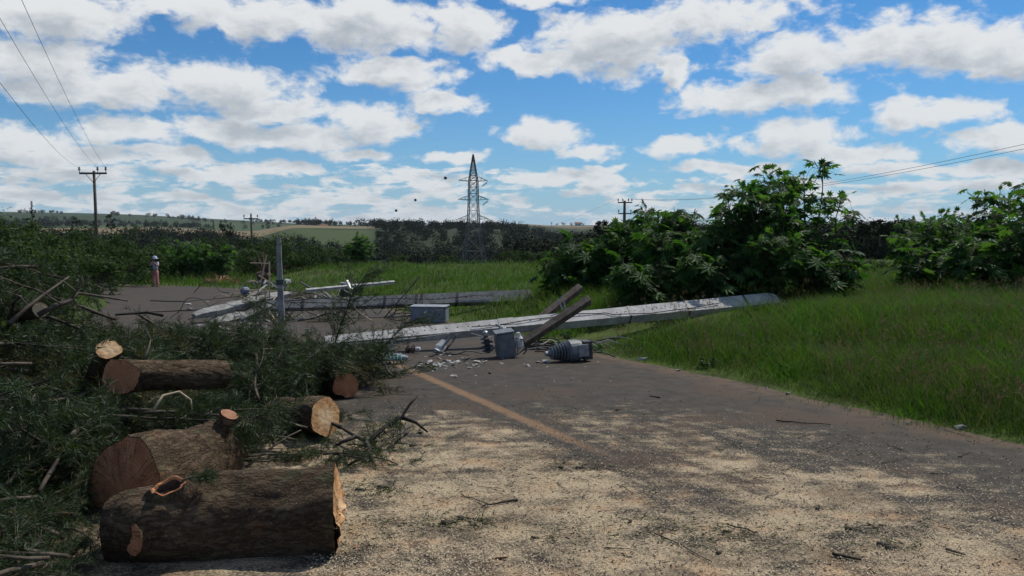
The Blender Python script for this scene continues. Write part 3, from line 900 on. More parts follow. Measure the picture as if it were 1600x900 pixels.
# tiny farmhouse on the horizon and a white shed in the valley
def house(px, py, D, wd_, ht, label):
    b = P(px, py, D)
    root = empty('farmhouse', b, label, 'house')
    m = MB(); m.box((0, 0, ht / 2), (wd_, wd_ * 0.6, ht)); m.build('wall', 'white_wall', root)
    m = MB(); x, y = wd_ * 0.55, wd_ * 0.36
    m.add([(-x, -y, ht), (x, -y, ht), (x, y, ht), (-x, y, ht), (-x, 0, ht * 1.5), (x, 0, ht * 1.5)], [(0, 1, 5, 4), (2, 3, 4, 5), (1, 2, 5), (3, 0, 4), (3, 2, 1, 0)])
    m.build('roof', 'tile_roof', root)
    m = MB(); m.box((wd_ * 0.2, -wd_ * 0.3 - 0.05, ht * 0.45), (wd_ * 0.13, 0.08, ht * 0.7)); m.build('door', 'dark_metal', root)
    m = MB(); m.box((-wd_ * 0.2, -wd_ * 0.3 - 0.05, ht * 0.55), (wd_ * 0.16, 0.08, ht * 0.35)); m.build('window', 'dark_metal', root)
house(903, 353, 815, 6.5, 2.6, 'tiny white farmhouse among the tree row on the horizon')
house(506, 356, 900, 8, 2.6, 'tiny white shed in the valley fields')

# ------------------------------------------------------------------ power pylon
def build_pylon():
    D = 245.0
    b = P(740, 417, D); k = D / FPX
    root = empty('power_pylon', b, 'tall grey steel lattice pylon with three crossarms', 'pylon')
    Z = lambda py: (417 - py) * k
    levels = [(417, 18), (392, 14.2), (368, 11), (346, 8.3), (313, 7), (283, 6.4), (268, 4.2), (254, 2.2), (243, 0.6)]
    lv = [(Z(y_), w_ * k) for y_, w_ in levels]
    m = MB()
    rt = 0.10
    cs = ((-1, -1), (1, -1), (1, 1), (-1, 1))
    ang = Matrix.Rotation(R(14), 3, 'Z')
    pt = lambda z, w_, i: ang @ Vector((cs[i % 4][0] * w_, cs[i % 4][1] * w_, z))
    for i in range(4):
        m.tube([pt(z, w_, i) for z, w_ in lv], 0.17, 4)
    fine = []
    for (z0, w0), (z1, w1) in zip(lv[:-1], lv[1:]):
        nsub = max(1, round((z1 - z0) / (w0 + w1) * 1.15))
        for j in range(nsub):
            f0_, f1_ = j / nsub, (j + 1) / nsub
            fine.append((z0 + (z1 - z0) * f0_, w0 + (w1 - w0) * f0_, z0 + (z1 - z0) * f1_, w0 + (w1 - w0) * f1_))
    for z0, w0, z1, w1 in fine:
        for i in range(4):
            m.tube([pt(z0, w0, i), pt(z1, w1, i + 1)], rt * 0.8, 3)
            m.tube([pt(z0, w0, i + 1), pt(z1, w1, i)], rt * 0.8, 3)
            m.tube([pt(z1, w1, i), pt(z1, w1, i + 1)], rt * 0.8, 3)
    m.build('tower_frame', 'pylon_steel', root)
    for yy, hw in ((284, 23), (313, 24), (343, 24)):
        z = Z(yy); w_ = 6.8 * k; L = hw * k; zt = z + 7 * k
        for sx in (-1, 1):
            m = MB(); tip = ang @ Vector((sx * L, 0, z + 0.2))
            for sy in (-1, 1):
                m.tube([ang @ Vector((sx * w_, sy * w_, z)), tip], 0.10, 4)
                m.tube([ang @ Vector((sx * w_, sy * w_, zt)), tip], 0.08, 4)
                for f_ in (0.33, 0.66):
                    a_ = (ang @ Vector((sx * w_, sy * w_, z))).lerp(tip, f_); b_ = (ang @ Vector((sx * w_, sy * w_, zt))).lerp(tip, f_)
                    m.tube([a_, b_], 0.06, 3)
            m.build('crossarm', 'pylon_steel', root)
        if yy < 340:
            m = MB(); tip = ang @ Vector((L, 0, z))
            m.tube([tip, tip + Vector((-0.8, 0, -1.0))], 0.05, 4)
            for j in range(6):
                c = tip + Vector((-0.3, 0, -0.4)) + Vector((-0.8, 0, -0.6)) * (j / 3.2)
                m.tube([c, c + Vector((-0.16, 0, -0.12))], 0.22, 8)
            m.build('insulator', 'brown_porcelain', root)
    return P(740, 244, D)
pyl_top = build_pylon()

def wire(name, a, b, sag, rad, label, mat='cable', cat='wire', group=None, n=24):
    a, b = Vector(a), Vector(b)
    pts = [a.lerp(b, i / n) - Vector((0, 0, 4 * sag * (i / n) * (1 - i / n))) for i in range(n + 1)]
    m = MB(); m.tube(pts, rad, 5)
    return tag(m.build(name, mat), label, cat, group)
balls = [((696, 278), 225), ((649, 312.5), 330), ((619, 329), 470)]
bp_ = [pyl_top] + [P(x_, y_, D_) for (x_, y_), D_ in balls] + [P(560, 344, 900)]
m = MB(); m.tube(bp_, 0.012, 4); tag(m.build('shield_wire', 'cable'), 'thin shield wire running from the pylon top past the marker balls', 'wire')
for (q, ((x_, y_), D_), lab) in zip(bp_[1:4], balls, ('largest dark marker ball on the wire just left of the pylon', 'middle dark marker ball of the three in the sky', 'smallest dark marker ball lowest above the wooded ridge')):
    rr = 2.5 / FPX * D_ * (1.0 if D_ < 300 else 0.85)
    root = empty('marker_ball', q, lab, 'marker ball', 'aerial marker balls on the shield wire')
    m = MB(); m.lathe([(rr * math.sin(R(a_)) + 1e-3, -rr * math.cos(R(a_))) for a_ in range(0, 181, 15)], n=16); m.build('shell', 'dark_metal', root, smooth=True)
    m = MB(); m.lathe([(rr * 1.0, -0.04 * rr), (rr * 1.05, -0.04 * rr), (rr * 1.05, 0.04 * rr), (rr * 1.0, 0.04 * rr)], n=16); m.build('flange', 'cable', root)

# ------------------------------------------------------------------ standing line poles
def line_pole(px, base_py, top_py, D, wtop, arms, label, tilt=0.0):
    b = P(px, base_py, D); k = D / FPX
    h = (base_py - top_py) * k
    root = empty('utility_pole', b, label, 'utility pole')
    m = MB(); m.tube([(0, 0, -0.6), (0, 0, h * 0.5), (0, 0, h)], [0.17 * wtop, 0.14 * wtop, 0.11 * wtop], 8); m.build('post', 'old_wood', root, smooth=True)
    tips = []
    for (ay, hw, pins) in arms:
        z = (base_py - ay) * k; L = hw * k
        a = MB(); a.box((0, -0.16 * wtop, z), (2 * L, 0.12, 0.16)); arm = a.build('crossarm', 'old_wood', root)
        for u in pins:
            i_ = MB(); M_ = Matrix.Translation((u * L, -0.16 * wtop, z + 0.08))
            i_.lathe([(0.03, 0), (0.03, 0.16), (0.10, 0.18), (0.10, 0.26), (0.06, 0.30), (0.09, 0.36), (0.05, 0.46)], M_, 8)
            i_.build('insulator', 'brown_porcelain', arm)
            tips.append(b + Vector((u * L, -0.16 * wtop, z + 0.5)))
        if len(arms) == 1 and D < 80:
            br = MB()
            for sx in (-1, 1): br.tube([(sx * L * 0.55, -0.16, z - 0.05), (0, -0.12, z - 0.8)], 0.025, 4)
            br.build('brace', 'dark_metal', root)
    return tips
tL = line_pole(154, 436, 268, 67, 1.0, [(272, 21, (-1.0, 0.35, 0.95))], 'dark timber power pole with one crossarm behind the scrub')
tM = line_pole(394, 400, 334, 105, 1.0, [(342, 11, (-0.95, 0.0, 0.95))], 'small far power pole with one crossarm above the left shrubs')
tR = line_pole(975, 400, 314, 110, 1.6, [(317, 11, (-0.95, -0.3, 0.5, 0.98)), (334, 10, (-0.95, 0.95))], 'far power pole with two crossarms above the dark woods')
for t_, (qx, qy, QY), lab in ((tL[0], (-60, 50, 16), 'lowest left of three overhead wires crossing the sky'), (tL[1], (-60, -75, 16), 'middle of three overhead wires climbing to the top left corner'), (tL[2], (-20, -120, 16), 'rightmost of three overhead wires climbing to the top left corner')):
    wire('overhead_wire', t_, P(qx, qy, QY), 0.5, 0.007, lab, group='overhead wires at the left')
for t_, (qx, qy, QY), lab in ((tR[3], (1660, 212, 42), 'upper of two overhead wires above the right castor clump'), (tR[2], (1660, 220, 42), 'lower of two overhead wires above the right castor clump')):
    wire('overhead_wire', t_, P(qx, qy, QY), 1.2, 0.013, lab, group='overhead wires at the right')
wire('overhead_wire', tR[0], P(800, 372, 420), 1.0, 0.012, 'faint overhead wire falling left from the double crossarm pole')

# ------------------------------------------------------------------ castor plants at the right
cast = [castor_meshes(100 + i, h, ns, sp, 0.50, nb) for i, (h, ns, sp, nb) in enumerate(((3.7, 9, 1.25, 5), (2.9, 9, 1.3, 5), (2.2, 8, 1.1, 5), (1.3, 7, 0.9, 4), (3.1, 4, 0.7, 3)))]
protos = [plant('castor_plant', s_, f_, 'castor_leaf', 'green_stem', 'x', 'plant') for s_, f_ in cast]
usedp = [False] * 5
def put_castor(k, px, Y, label, sc_=1.0, rz=None, group='castor plants on the verge', dz=0.0):
    x = (px - 800) / FPX * Y
    o = place(protos[k], usedp[k], (x, Y, hz_(x, Y) + dz), rnd.uniform(0, 6.28) if rz is None else rz, sc_, label, group)
    usedp[k] = True
    return o
put_castor(0, 1262, 19.5, 'tallest broad leaved castor plant, its top rising against the clouds', 0.90)
put_castor(1, 1150, 19.0, 'tall castor plant left of the tallest one', 0.92)
put_castor(1, 1215, 18.2, 'dense castor plant in front of the tallest one', 0.9)
put_castor(2, 1085, 18.8, 'mid height castor plant above the pale pole middle', 1.05)
put_castor(2, 1035, 20.0, 'mid height castor plant behind the two leaning crossarms', 1.05)
put_castor(2, 985, 22.0, 'lower castor plant in the shaded thicket', 1.0)
put_castor(3, 940, 22.0, 'low castor plant at the thicket edge by the second pole end', 1.15)
put_castor(3, 890, 21.5, 'small castor plant beside the end of the second fallen pole', 0.95)
put_castor(3, 1295, 17.6, 'low castor plant with pale leaves at the grass edge', 0.95)
put_castor(2, 1190, 17.4, 'bushy castor plant just behind the pale pole end', 0.72)
put_castor(3, 1120, 17.2, 'low castor plant right behind the pale pole', 0.9)
put_castor(3, 1010, 17.6, 'low castor plant behind the pole near the crossarms', 0.85)
put_castor(4, 1425, 24.0, 'thin castor plant with flat spreading leaves at the gap', 0.72)
put_castor(4, 1470, 22.0, 'slender castor plant standing right of the gap', 0.76)
put_castor(0, 1560, 20.0, 'tall castor plant near the right picture edge', 0.74)
put_castor(1, 1625, 19.0, 'tall castor plant cut by the right picture edge', 0.9)
put_castor(2, 1500, 19.5, 'mid height castor plant in the right clump', 0.85)
put_castor(2, 1462, 21.0, 'bushy castor plant at the left of the right clump', 0.9)
put_castor(3, 1540, 18.0, 'low castor plant in front of the right clump', 1.05)
put_castor(3, 1460, 18.8, 'low castor plant at the front of the right clump beside the gap', 0.95)
put_castor(4, 1600, 18.0, 'spindly castor plant at the right edge with open leaf stars', 0.95)

# ------------------------------------------------------------------ shrubs behind the road and at left
shr = [shrub_meshes(200 + i, w_, h_, n_, lf) for i, (w_, h_, n_, lf) in enumerate(((3.2, 2.2, 3200, 0.16), (2.4, 1.5, 2400, 0.13), (4.2, 3.0, 4200, 0.18), (1.6, 0.9, 1500, 0.10)))]
sproto = [plant('shrub', s_, f_, 'shrub_leaf', 'twig', 'x', 'shrub') for s_, f_ in shr]
susd = [False] * 4
def put_shrub(k, px, Y, label, sc_=1.0, group='roadside shrubs'):
    x = (px - 800) / FPX * Y
    o = place(sproto[k], susd[k], (x, Y, hz_(x, Y) - 0.05), rnd.uniform(0, 6.28), sc_, label, group)
    susd[k] = True
LS = 'dark green shrub in the scrub behind the far left roadside'
for px, Y, k, s_ in ((-40, 34, 2, 1.15), (20, 38, 2, 1.1), (90, 42, 0, 1.4), (60, 60, 2, 1.2), (140, 60, 2, 1.1), (200, 56, 2, 1.15), (175, 45, 0, 1.25), (120, 50, 2, 0.9), (255, 62, 2, 1.0),
                     (215, 50, 1, 1.6), (-80, 50, 2, 1.4), (10, 75, 2, 1.3), (110, 80, 2, 1.2), (-20, 28, 0, 1.1), (60, 30, 1, 1.3), (140, 35, 1, 1.2), (30, 46, 2, 1.0)):
    put_shrub(k, px, Y, LS, s_, 'scrub shrubs at the far left')
for px, Y, k, s_ in ((290, 57, 0, 1.0), (345, 60, 2, 0.95), (410, 57, 0, 1.15), (450, 60, 2, 0.9), (485, 62, 0, 1.0), (320, 66, 2, 1.0), (395, 70, 2, 1.05), (430, 66, 2, 1.0), (520, 66, 1, 1.2)):
    put_shrub(k, px, Y, 'leafy shrub on the bank behind the far road edge', s_, 'shrubs behind the far road edge')
for px, Y, lab in ((305, 54, 'pale leaved castor plant behind the person'), (340, 55, 'pale leaved castor plant above the red heap'), (275, 56, 'castor plant close at the right of the person'), (565, 62, 'lone castor plant against the dark valley')):
    put_castor(2, px, Y, lab, 1.15, group='castor plants beyond the road')
for px, Y, k, s_ in ((620, 70, 3, 1.2), (800, 64, 3, 1.4), (835, 60, 3, 1.3), (870, 34, 3, 1.3), (905, 40, 1, 1.2), (950, 45, 1, 1.5), (700, 72, 3, 1.1), (1000, 40, 0, 1.0), (1060, 36, 2, 0.75), (1375, 34, 3, 0.8), (1440, 38, 1, 1.0), (1340, 32, 3, 1.0)):
    put_shrub(k, px, Y, 'small shrub at the end of the bright grass' if px < 880 else 'dark shrub in the thicket behind the castor plants', s_, 'shrubs at the grass edge' if px < 880 else 'thicket shrubs behind the castor plants')

# ------------------------------------------------------------------ grass (uncountable)
def build_grass():
    mb = MB()
    def zone(n, pxr, Yr, hmin, hmax, wd0, cond=None, lean=0.35):
        u = rng.random(n)
        Y = Yr[0] * (Yr[1] / Yr[0]) ** u
        px = rng.uniform(pxr[0], pxr[1], n)
        X = (px - 800) / FPX * Y
        keep = road_dist(X, Y) > rng.uniform(-0.28, 0.32, n) + 0.12 * np.sin(X * 3.1 + Y * 1.7)
        if cond is not None: keep &= cond(X, Y)
        X, Y = X[keep], Y[keep]
        Z = hfun(X, Y) - 0.05
        n_ = len(X)
        patch = np.array([mnoise.noise(Vector((a * 0.35, b * 0.35, 3))) for a, b in zip(X, Y)])
        patch2 = np.array([mnoise.noise(Vector((a * 1.4, b * 1.4, 8))) for a, b in zip(X, Y)])
        ed = np.clip((road_dist(X, Y) + 0.2) / 1.5, 0.25, 1)
        H = rng.uniform(hmin, hmax, n_) * (1 + 0.75 * patch + 0.55 * patch2) * ed
        # pressed down where the pole lies
        pa, pb = np.array([-3.2, 13.2]), np.array([5.6, 16.9]); ab = pb - pa
        tt = np.clip(((X - pa[0]) * ab[0] + (Y - pa[1]) * ab[1]) / (ab @ ab), 0, 1)
        dd = np.hypot(X - pa[0] - tt * ab[0], Y - pa[1] - tt * ab[1])
        H = H * (0.30 + 0.70 * sstep(0.35, 1.5, dd))
        H = np.maximum(H, 0.05)
        a = rng.uniform(0, 6.283, n_)
        ln = rng.uniform(0.1, lean * 2, n_)
        d = np.stack([np.cos(a) * ln + 0.15 * patch2, np.sin(a) * ln, np.ones(n_)], -1)
        d = norm(d)
        base = np.stack([X, Y, Z], -1)
        s_ = norm(np.stack([-np.sin(a + 0.8), np.cos(a + 0.8), np.zeros(n_)], -1))
        W = (wd0 * (0.6 + Y / 14.0) * rng.uniform(0.7, 1.3, n_))[:, None]
        Hh = H[:, None]
        midp = base + d * Hh * 0.55
        d2 = norm(d + np.stack([np.cos(a) * 0.7, np.sin(a) * 0.7, -0.25 * np.ones(n_)], -1))
        tip = midp + d2 * Hh * 0.5
        V = np.stack([base - s_ * W / 2, base + s_ * W / 2, midp + s_ * W * 0.4, midp - s_ * W * 0.4, tip], 1).reshape(-1, 3)
        k = np.arange(n_)[:, None] * 5
        mb.V.append(V)
        mb.F.append(k + np.array([0, 1, 2, 3]) + mb.n); mb.F.append(k + np.array([3, 2, 4]) + mb.n)
        mb.n += len(V)
    latf = lambda x, y: x * RN.x + y * RN.y
    zone(110000, (850, 1700), (6.5, 24), 0.20, 0.58, 0.0055, lambda x, y: latf(x, y) > 6.6)
    zone(36000, (560, 1250), (16, 62), 0.30, 0.60, 0.007, lambda x, y: (latf(x, y) > 6.6))
    zone(15000, (1250, 1700), (20, 50), 0.30, 0.6, 0.007)
    zone(26000, (-150, 640), (30, 75), 0.30, 0.65, 0.007)
    zone(26000, (-160, 360), (9, 32), 0.2, 0.6, 0.006, lambda x, y: latf(x, y) < -1.6)
    tag(mb.build('grass', 'grass_blade'), kind='stuff')
build_grass()

# ------------------------------------------------------------------ fallen concrete poles
def pole_shaft(a, b, w0, w1, t0, t1, facing, holes, hole_r, jag=0.0):
    """tapered double-T concrete pole from a to b; the wide face carries a row of bolt holes"""
    a, b = Vector(a), Vector(b)
    d = (b - a); L = d.length; d.normalize()
    f = Vector(facing); f = (f - d * f.dot(d)).normalized(); u = f.cross(d).normalized()
    if u.z < 0: u = -u
    m = MB()
    n = holes
    at_ = lambda s_, y_, z_: a + d * s_ + u * y_ + f * z_
    W = lambda s_: w0 + (w1 - w0) * s_ / L
    T = lambda s_: t0 + (t1 - t0) * s_ / L
    wob = lambda s_, k: 0.006 * mnoise.noise(Vector((s_ * 3.1, k * 7.7, 0)))
    seg = L / n
    for i in range(n):
        s0, s1 = i * seg, (i + 1) * seg
        w_, w2, t_, t2 = W(s0) / 2, W(s1) / 2, T(s0) / 2, T(s1) / 2
        q = lambda s_, y_, z_: tuple(at_(s_, y_, z_))
        # corners at both ends: face +f, face -f
        c = [q(s0, -w_ + wob(s0, 1), t_), q(s1, -w2 + wob(s1, 1), t2), q(s1, w2 + wob(s1, 2), t2), q(s0, w_ + wob(s0, 2), t_),
             q(s0, -w_ + wob(s0, 1), -t_), q(s1, -w2 + wob(s1, 1), -t2), q(s1, w2 + wob(s1, 2), -t2), q(s0, w_ + wob(s0, 2), -t_)]
        V = list(c)
        sm = (s0 + s1) / 2; tm = T(sm) / 2
        ring = []
        for k in range(8):
            an = math.pi / 8 + k * math.pi / 4 + math.pi
            ring.append((sm + hole_r * math.cos(an), hole_r * math.sin(an)))
        k0 = len(V)
        for (s_, y_) in ring: V.append(q(s_, y_, tm))
        for (s_, y_) in ring: V.append(q(s_, y_, tm - 0.09))
        F = [(1, 0, 4, 5), (3, 2, 6, 7), (4, 7, 6, 5)]
        # wide face with hole: ring order starts lower-left, counter-clockwise
        h_ = lambda j: k0 + j % 8
        F += [(0, 1, h_(2), h_(1)), (0, h_(1), h_(0)), (1, 2, h_(4), h_(3)), (1, h_(3), h_(2)), (2, 3, h_(6), h_(5)), (2, h_(5), h_(4)), (3, 0, h_(0), h_(7)), (3, h_(7), h_(6))]
        for j in range(8): F.append((h_(j), h_(j + 1), k0 + 8 + (j + 1) % 8, k0 + 8 + j))
        F.append(tuple(k0 + 8 + j for j in range(8)))
        m.add(V, F)
    w_, t_ = w0 / 2, t0 / 2
    m.add([tuple(at_(0, y_, z_)) for y_, z_ in ((-w_, t_), (w_, t_), (w_, -t_), (-w_, -t_))], [(0, 1, 2, 3)])
    # rounded butt
    w_, t_ = w1 / 2, t1 / 2
    V, F = [], []
    for j, (s_, sc_) in enumerate(((0, 1), (0.05, 0.93), (0.13, 0.80), (0.17, 0.62))):
        for y_, z_ in ((-w_, t_), (w_, t_), (w_, -t_), (-w_, -t_)): V.append(tuple(at_(L + s_ + 0.03 * (y_ > 0), y_ * sc_, z_ * sc_)))
        if j: F += [((j - 1) * 4 + k, (j - 1) * 4 + (k + 1) % 4, j * 4 + (k + 1) % 4, j * 4 + k) for k in range(4)]
    F.append((12, 13, 14, 15)); m.add(V, F)
    return m, at_, L, W, T
def band(at_, s_, W, T, wd_=0.05, slant=0.0, out=0.008):
    m = MB(); w_, t_ = W(s_) / 2 + out, T(s_) / 2 + out
    V = []
    for ds in (0, wd_):
        for y_, z_ in ((-w_, t_), (w_, t_), (w_, -t_), (-w_, -t_)): V.append(tuple(at_(s_ + ds + slant * y_, y_, z_)))
    m.add(V, [(k, (k + 1) % 4, 4 + (k + 1) % 4, 4 + k) for k in range(4)])
    return m
def local(root, o):
    """keep a child's world-space mesh in place under a root that has a location"""
    o.matrix_parent_inverse = Matrix.Translation(root.location).inverted()
    return o

A, B = P(508, 536, 13.2), P(1205, 471, 16.7)
main = empty('concrete_pole', A.lerp(B, 0.5), 'long pale concrete pole lying across the road onto the verge, two crossarms still attached', 'concrete pole')
mid_ = A.lerp(B, 0.5)
sh, at1, L1, W1, T1 = pole_shaft(A, B, 0.21, 0.385, 0.14, 0.19, (0.05, -0.50, 0.87), 46, 0.018)
local(main, sh.build('shaft', 'pale_concrete', main))
for s_, wd_ in ((3.15, 0.3), (7.25, 0.05), (8.7, 0.05), (5.9, 0.04)):
    local(main, band(at1, s_, W1, T1, wd_, 0.25).build('band', 'dark_metal' if wd_ < 0.2 else 'grey_paint', main))
for a_, b_ in ((P(818, 536, 14.0), P(920, 469, 14.5)), (P(842, 500, 15.35), P(906, 450, 15.9))):
    mm = MB(); mm.beam(a_, b_, 0.13, 0.145, (0, -0.6, 0.8)); arm = local(main, mm.build('crossarm', 'old_wood', main))
    d_ = (b_ - a_).normalized()
    mm = MB(); mm.beam(b_, b_ + d_ * 0.012, 0.126, 0.141, (0, -0.6, 0.8)); e_ = mm.build('end_grain', 'end_grain', arm); e_.matrix_parent_inverse = Matrix.Identity(4)
for (x0, y0), (x1, y1) in (((879, 484), (872, 467)), ((884, 483), (879, 464))):
    mm = MB(); mm.tube([P(x0, y0, 15.0), P(x1, y1, 15.0)], 0.014, 6); local(main, mm.build('bolt', 'steel', main))
mm = MB(); pts = [P(700, 513, 13.7) + Vector((0, -.1, 0.0))]
pts = [at1(s_, -0.02 + 0.05 * math.sin(s_ * 1.7) - (0.08 if s_ > 5.5 else 0), T1(s_) / 2 + 0.012 + 0.02 * abs(math.sin(s_ * 3))) for s_ in np.linspace(2.6, 8.0, 40)]
mm.tube(pts, 0.009, 5); local(main, mm.build('ground_wire', 'cable', main))

A2, B2 = P(404, 479, 20.6), P(822, 464, 23.2)
pole2 = empty('concrete_pole', A2.lerp(B2, 0.5), 'second grey concrete pole lying farther back, over the blue grey tank', 'concrete pole')
sh, at2, L2, W2, T2 = pole_shaft(A2, B2, 0.25, 0.36, 0.19, 0.26, (0.04, -0.85, 0.5), 46, 0.018)
local(pole2, sh.build('shaft', 'concrete', pole2))
for s_ in (1.1, 3.3, 4.2, 4.35, 5.4): local(pole2, band(at2, s_, W2, T2, 0.07, 0.2).build('band', 'dark_metal', pole2))
mm = MB(); mm.tube([at2(s_, 0.04 * math.sin(s_ * 2.3), T2(s_) / 2 + 0.03) for s_ in np.linspace(0.5, 6.5, 26)], 0.008, 5); local(pole2, mm.build('ground_wire', 'cable', pole2))
mm = MB(); mm.beam(P(600, 497, 20.9), P(655, 433, 21.8), 0.02, 0.03); mm.beam(P(628, 470, 21.4), P(660, 505, 21.2), 0.02, 0.03)
local(pole2, mm.build('stay_rod', 'dark_metal', pole2))

# broken pole with bared rods, left of the second pole
A3, B3 = P(303, 494, 19.6), P(452, 459, 22.4)
def broken_beam(a, b, w_, t_, n=16, seed=1):
    a, b = Vector(a), Vector(b); d = (b - a).normalized(); up = Vector((0, -0.55, 0.83)); up = (up - d * up.dot(d)).normalized(); sd_ = d.cross(up)
    m = MB(); V = []; F = []; r_ = random.Random(seed)
    for i in range(n + 1):
        f = i / n
        p = a.lerp(b, f) + up * 0.03 * mnoise.noise(Vector((f * 6, seed, 0)))
        e = 0.55 + 0.45 * min(1, f * 7) * min(1, (1 - f) * 7)
        for x_, y_ in ((-1, -1), (0, -1.15), (1, -1), (1, 0), (1, 1), (0, 1), (-1, 1), (-1, 0)):
            j = 1 + 0.16 * mnoise.noise(Vector((f * 14, x_ * 3 + seed, y_ * 3)))
            V.append(tuple(p + sd_ * (x_ * w_ / 2 * e * j) + up * (y_ * t_ / 2 * e * j)))
        if i: F += [((i - 1) * 8 + k, (i - 1) * 8 + (k + 1) % 8, i * 8 + (k + 1) % 8, i * 8 + k) for k in range(8)]
    F += [tuple(range(7, -1, -1)), tuple(range(n * 8, n * 8 + 8))]
    m.add(V, F); return m
brk = empty('broken_pole', A3.lerp(B3, 0.5), 'snapped concrete pole end lying slanted on the road with split underside', 'broken pole')
local(brk, broken_beam(A3, B3, 0.30, 0.17, seed=1).build('shaft', 'concrete', brk))
local(brk, broken_beam(P(330, 505, 19.8), P(385, 492, 20.6), 0.34, 0.12, 8, 2).build('slab', 'concrete', brk))
local(brk, broken_beam(P(376, 500, 19.9), P(425, 478, 20.6), 0.16, 0.14, 8, 3).build('slab', 'concrete', brk))
for pts in ([P(352, 478, 20.7), P(372, 474, 20.9), P(400, 455, 21.5)], [P(430, 465, 21.6), P(417, 480, 20.5), P(428, 497, 20.0), P(437, 505, 19.8)]):
    mm = MB(); mm.tube(pts, 0.014, 5); local(brk, mm.build('rod', 'rust_rod', brk))

# upright pole stump
S0, S1 = P(440, 505, 19.2), P(435.5, 382, 19.4)
up_ = empty('pole_stump', S0, 'narrow grey concrete post still standing upright above the wreckage', 'concrete post')
sh, at4, L4, W4, T4 = pole_shaft(S0, S1, 0.155, 0.11, 0.12, 0.09, (0.2, -1, 0), 16, 0.012)
local(up_, sh.build('shaft', 'concrete', up_))
local(up_, band(at4, 0.95, W4, T4, 0.12, 0, 0.02).build('band', 'dark_metal', up_))
# bent rod frame
fr = empty('rod_frame', G(408, 470), 'bent tan metal rods standing up from the wreck left of the concrete post', 'metal rods')
for pts, rr in (([P(400, 466, 21.2), P(408, 440, 21.2), P(414, 410, 21.3), P(416, 399, 21.3)], 0.022), ([P(421, 466, 21.0), P(421, 440, 21.0), P(421, 408, 21.1)], 0.022), ([P(391, 411, 21.2), P(405, 411, 21.2), P(422, 412, 21.2)], 0.014), ([P(404, 430, 21.3), P(420, 440, 21.2), P(436, 452, 21.0)], 0.015)):
    mm = MB(); mm.tube(pts, rr, 6); local(fr, mm.build('rod', 'rust_rod', fr))

# far thin crossarm / pole top sticking out to the right
arm2 = empty('crossarm_beam', P(560, 446, 25), 'thin pale beam pointing right over the bright grass edge', 'beam')
arm2['kind'] = 'thing'
mm = MB(); mm.beam(P(478, 454, 24.6), P(616, 441, 26.5), 0.09, 0.10, (0, -0.5, 0.85)); local(arm2, mm.build('beam', 'pale_concrete', arm2))
mm = MB(); mm.beam(P(542, 439, 24.8), P(549, 453, 24.6), 0.07, 0.09); local(arm2, mm.build('plate', 'white_porcelain', arm2))

# ------------------------------------------------------------------ electrical gear on the road
def tank(name, c, size, rz, label, mat, tilt=(0, 0, 0), bush=3, fins=True, lid='grey_paint'):
    root = empty(name, c, label, 'transformer', rot=(tilt[0], tilt[1], rz))
    x, y, z = size
    bm = bmesh.new(); bmesh.ops.create_cube(bm, size=1.0)
    bmesh.ops.scale(bm, verts=bm.verts, vec=(x, y, z)); bmesh.ops.bevel(bm, geom=bm.edges, offset=min(size) * 0.06, segments=2, affect='EDGES')
    bmesh.ops.translate(bm, verts=bm.verts, vec=(0, 0, z / 2)); me = bpy.data.meshes.new('tank'); bm.to_mesh(me); bm.free(); link('tank', me, mat, root)
    mm = MB(); mm.box((0, 0, z + 0.012), (x * 1.05, y * 1.08, 0.022)); mm.build('lid', lid, root)
    if fins:
        for k in range(5):
            mm = MB(); mm.box((-x * 0.4 + k * x * 0.2, -y / 2 - 0.03, z * 0.48), (0.02, 0.06, z * 0.72)); mm.build('fin', mat, root)
    for k in range(bush):
        mm = MB(); u = (k - (bush - 1) / 2) / max(bush, 1)
        prof = [(0.035, 0)]
        for j in range(4): prof += [(0.035, 0.03 + j * .045), (0.065, 0.04 + j * .045), (0.035, 0.055 + j * .045)]
        prof += [(0.02, 0.23), (0.012, 0.27)]
        mm.lathe(prof, Matrix.Translation((u * x * 0.9, 0, z + 0.024)), 12); mm.build('bushing', 'brown_porcelain', root, smooth=False)
    return root
def gz(p): return -SLOPE * p.y
c = G(672, 504); tank('transformer', (c.x, c.y, gz(c) + 0.02), (0.90, 0.5, 0.40), R(-6), 'blue grey metal tank lying under the second fallen pole', 'blue_grey', bush=0, fins=False, lid='steel')
c = G(791, 559)
tr2 = tank('transformer', (c.x, c.y, gz(c) + 0.02), (0.30, 0.26, 0.42), R(12), 'upright grey tank jammed under the long pale pole', 'grey_paint', (R(4), R(-7), 0), bush=0, fins=False)
mm = MB(); mm.lathe([(0.05, 0), (0.07, 0.03), (0.07, 0.16), (0.04, 0.2), (0.03, 0.26)], Matrix.Translation((0.24, -0.02, 0.12)), 12); mm.build('bushing', 'white_porcelain', tr2)
mm = MB(); mm.tube([(0.18, -0.05, 0.30), (0.30, -0.1, 0.26), (0.33, -0.1, 0.08), (0.27, -0.12, 0.02)], 0.012, 6); mm.build('lead', 'cable', tr2)
c = G(523, 470); tank('transformer', (c.x, c.y + 3, -SLOPE * (c.y + 3)), (0.95, 0.6, 0.55), R(10), 'dark squat tank half hidden behind the sapling', 'dark_metal', (0, R(8), 0), bush=2)

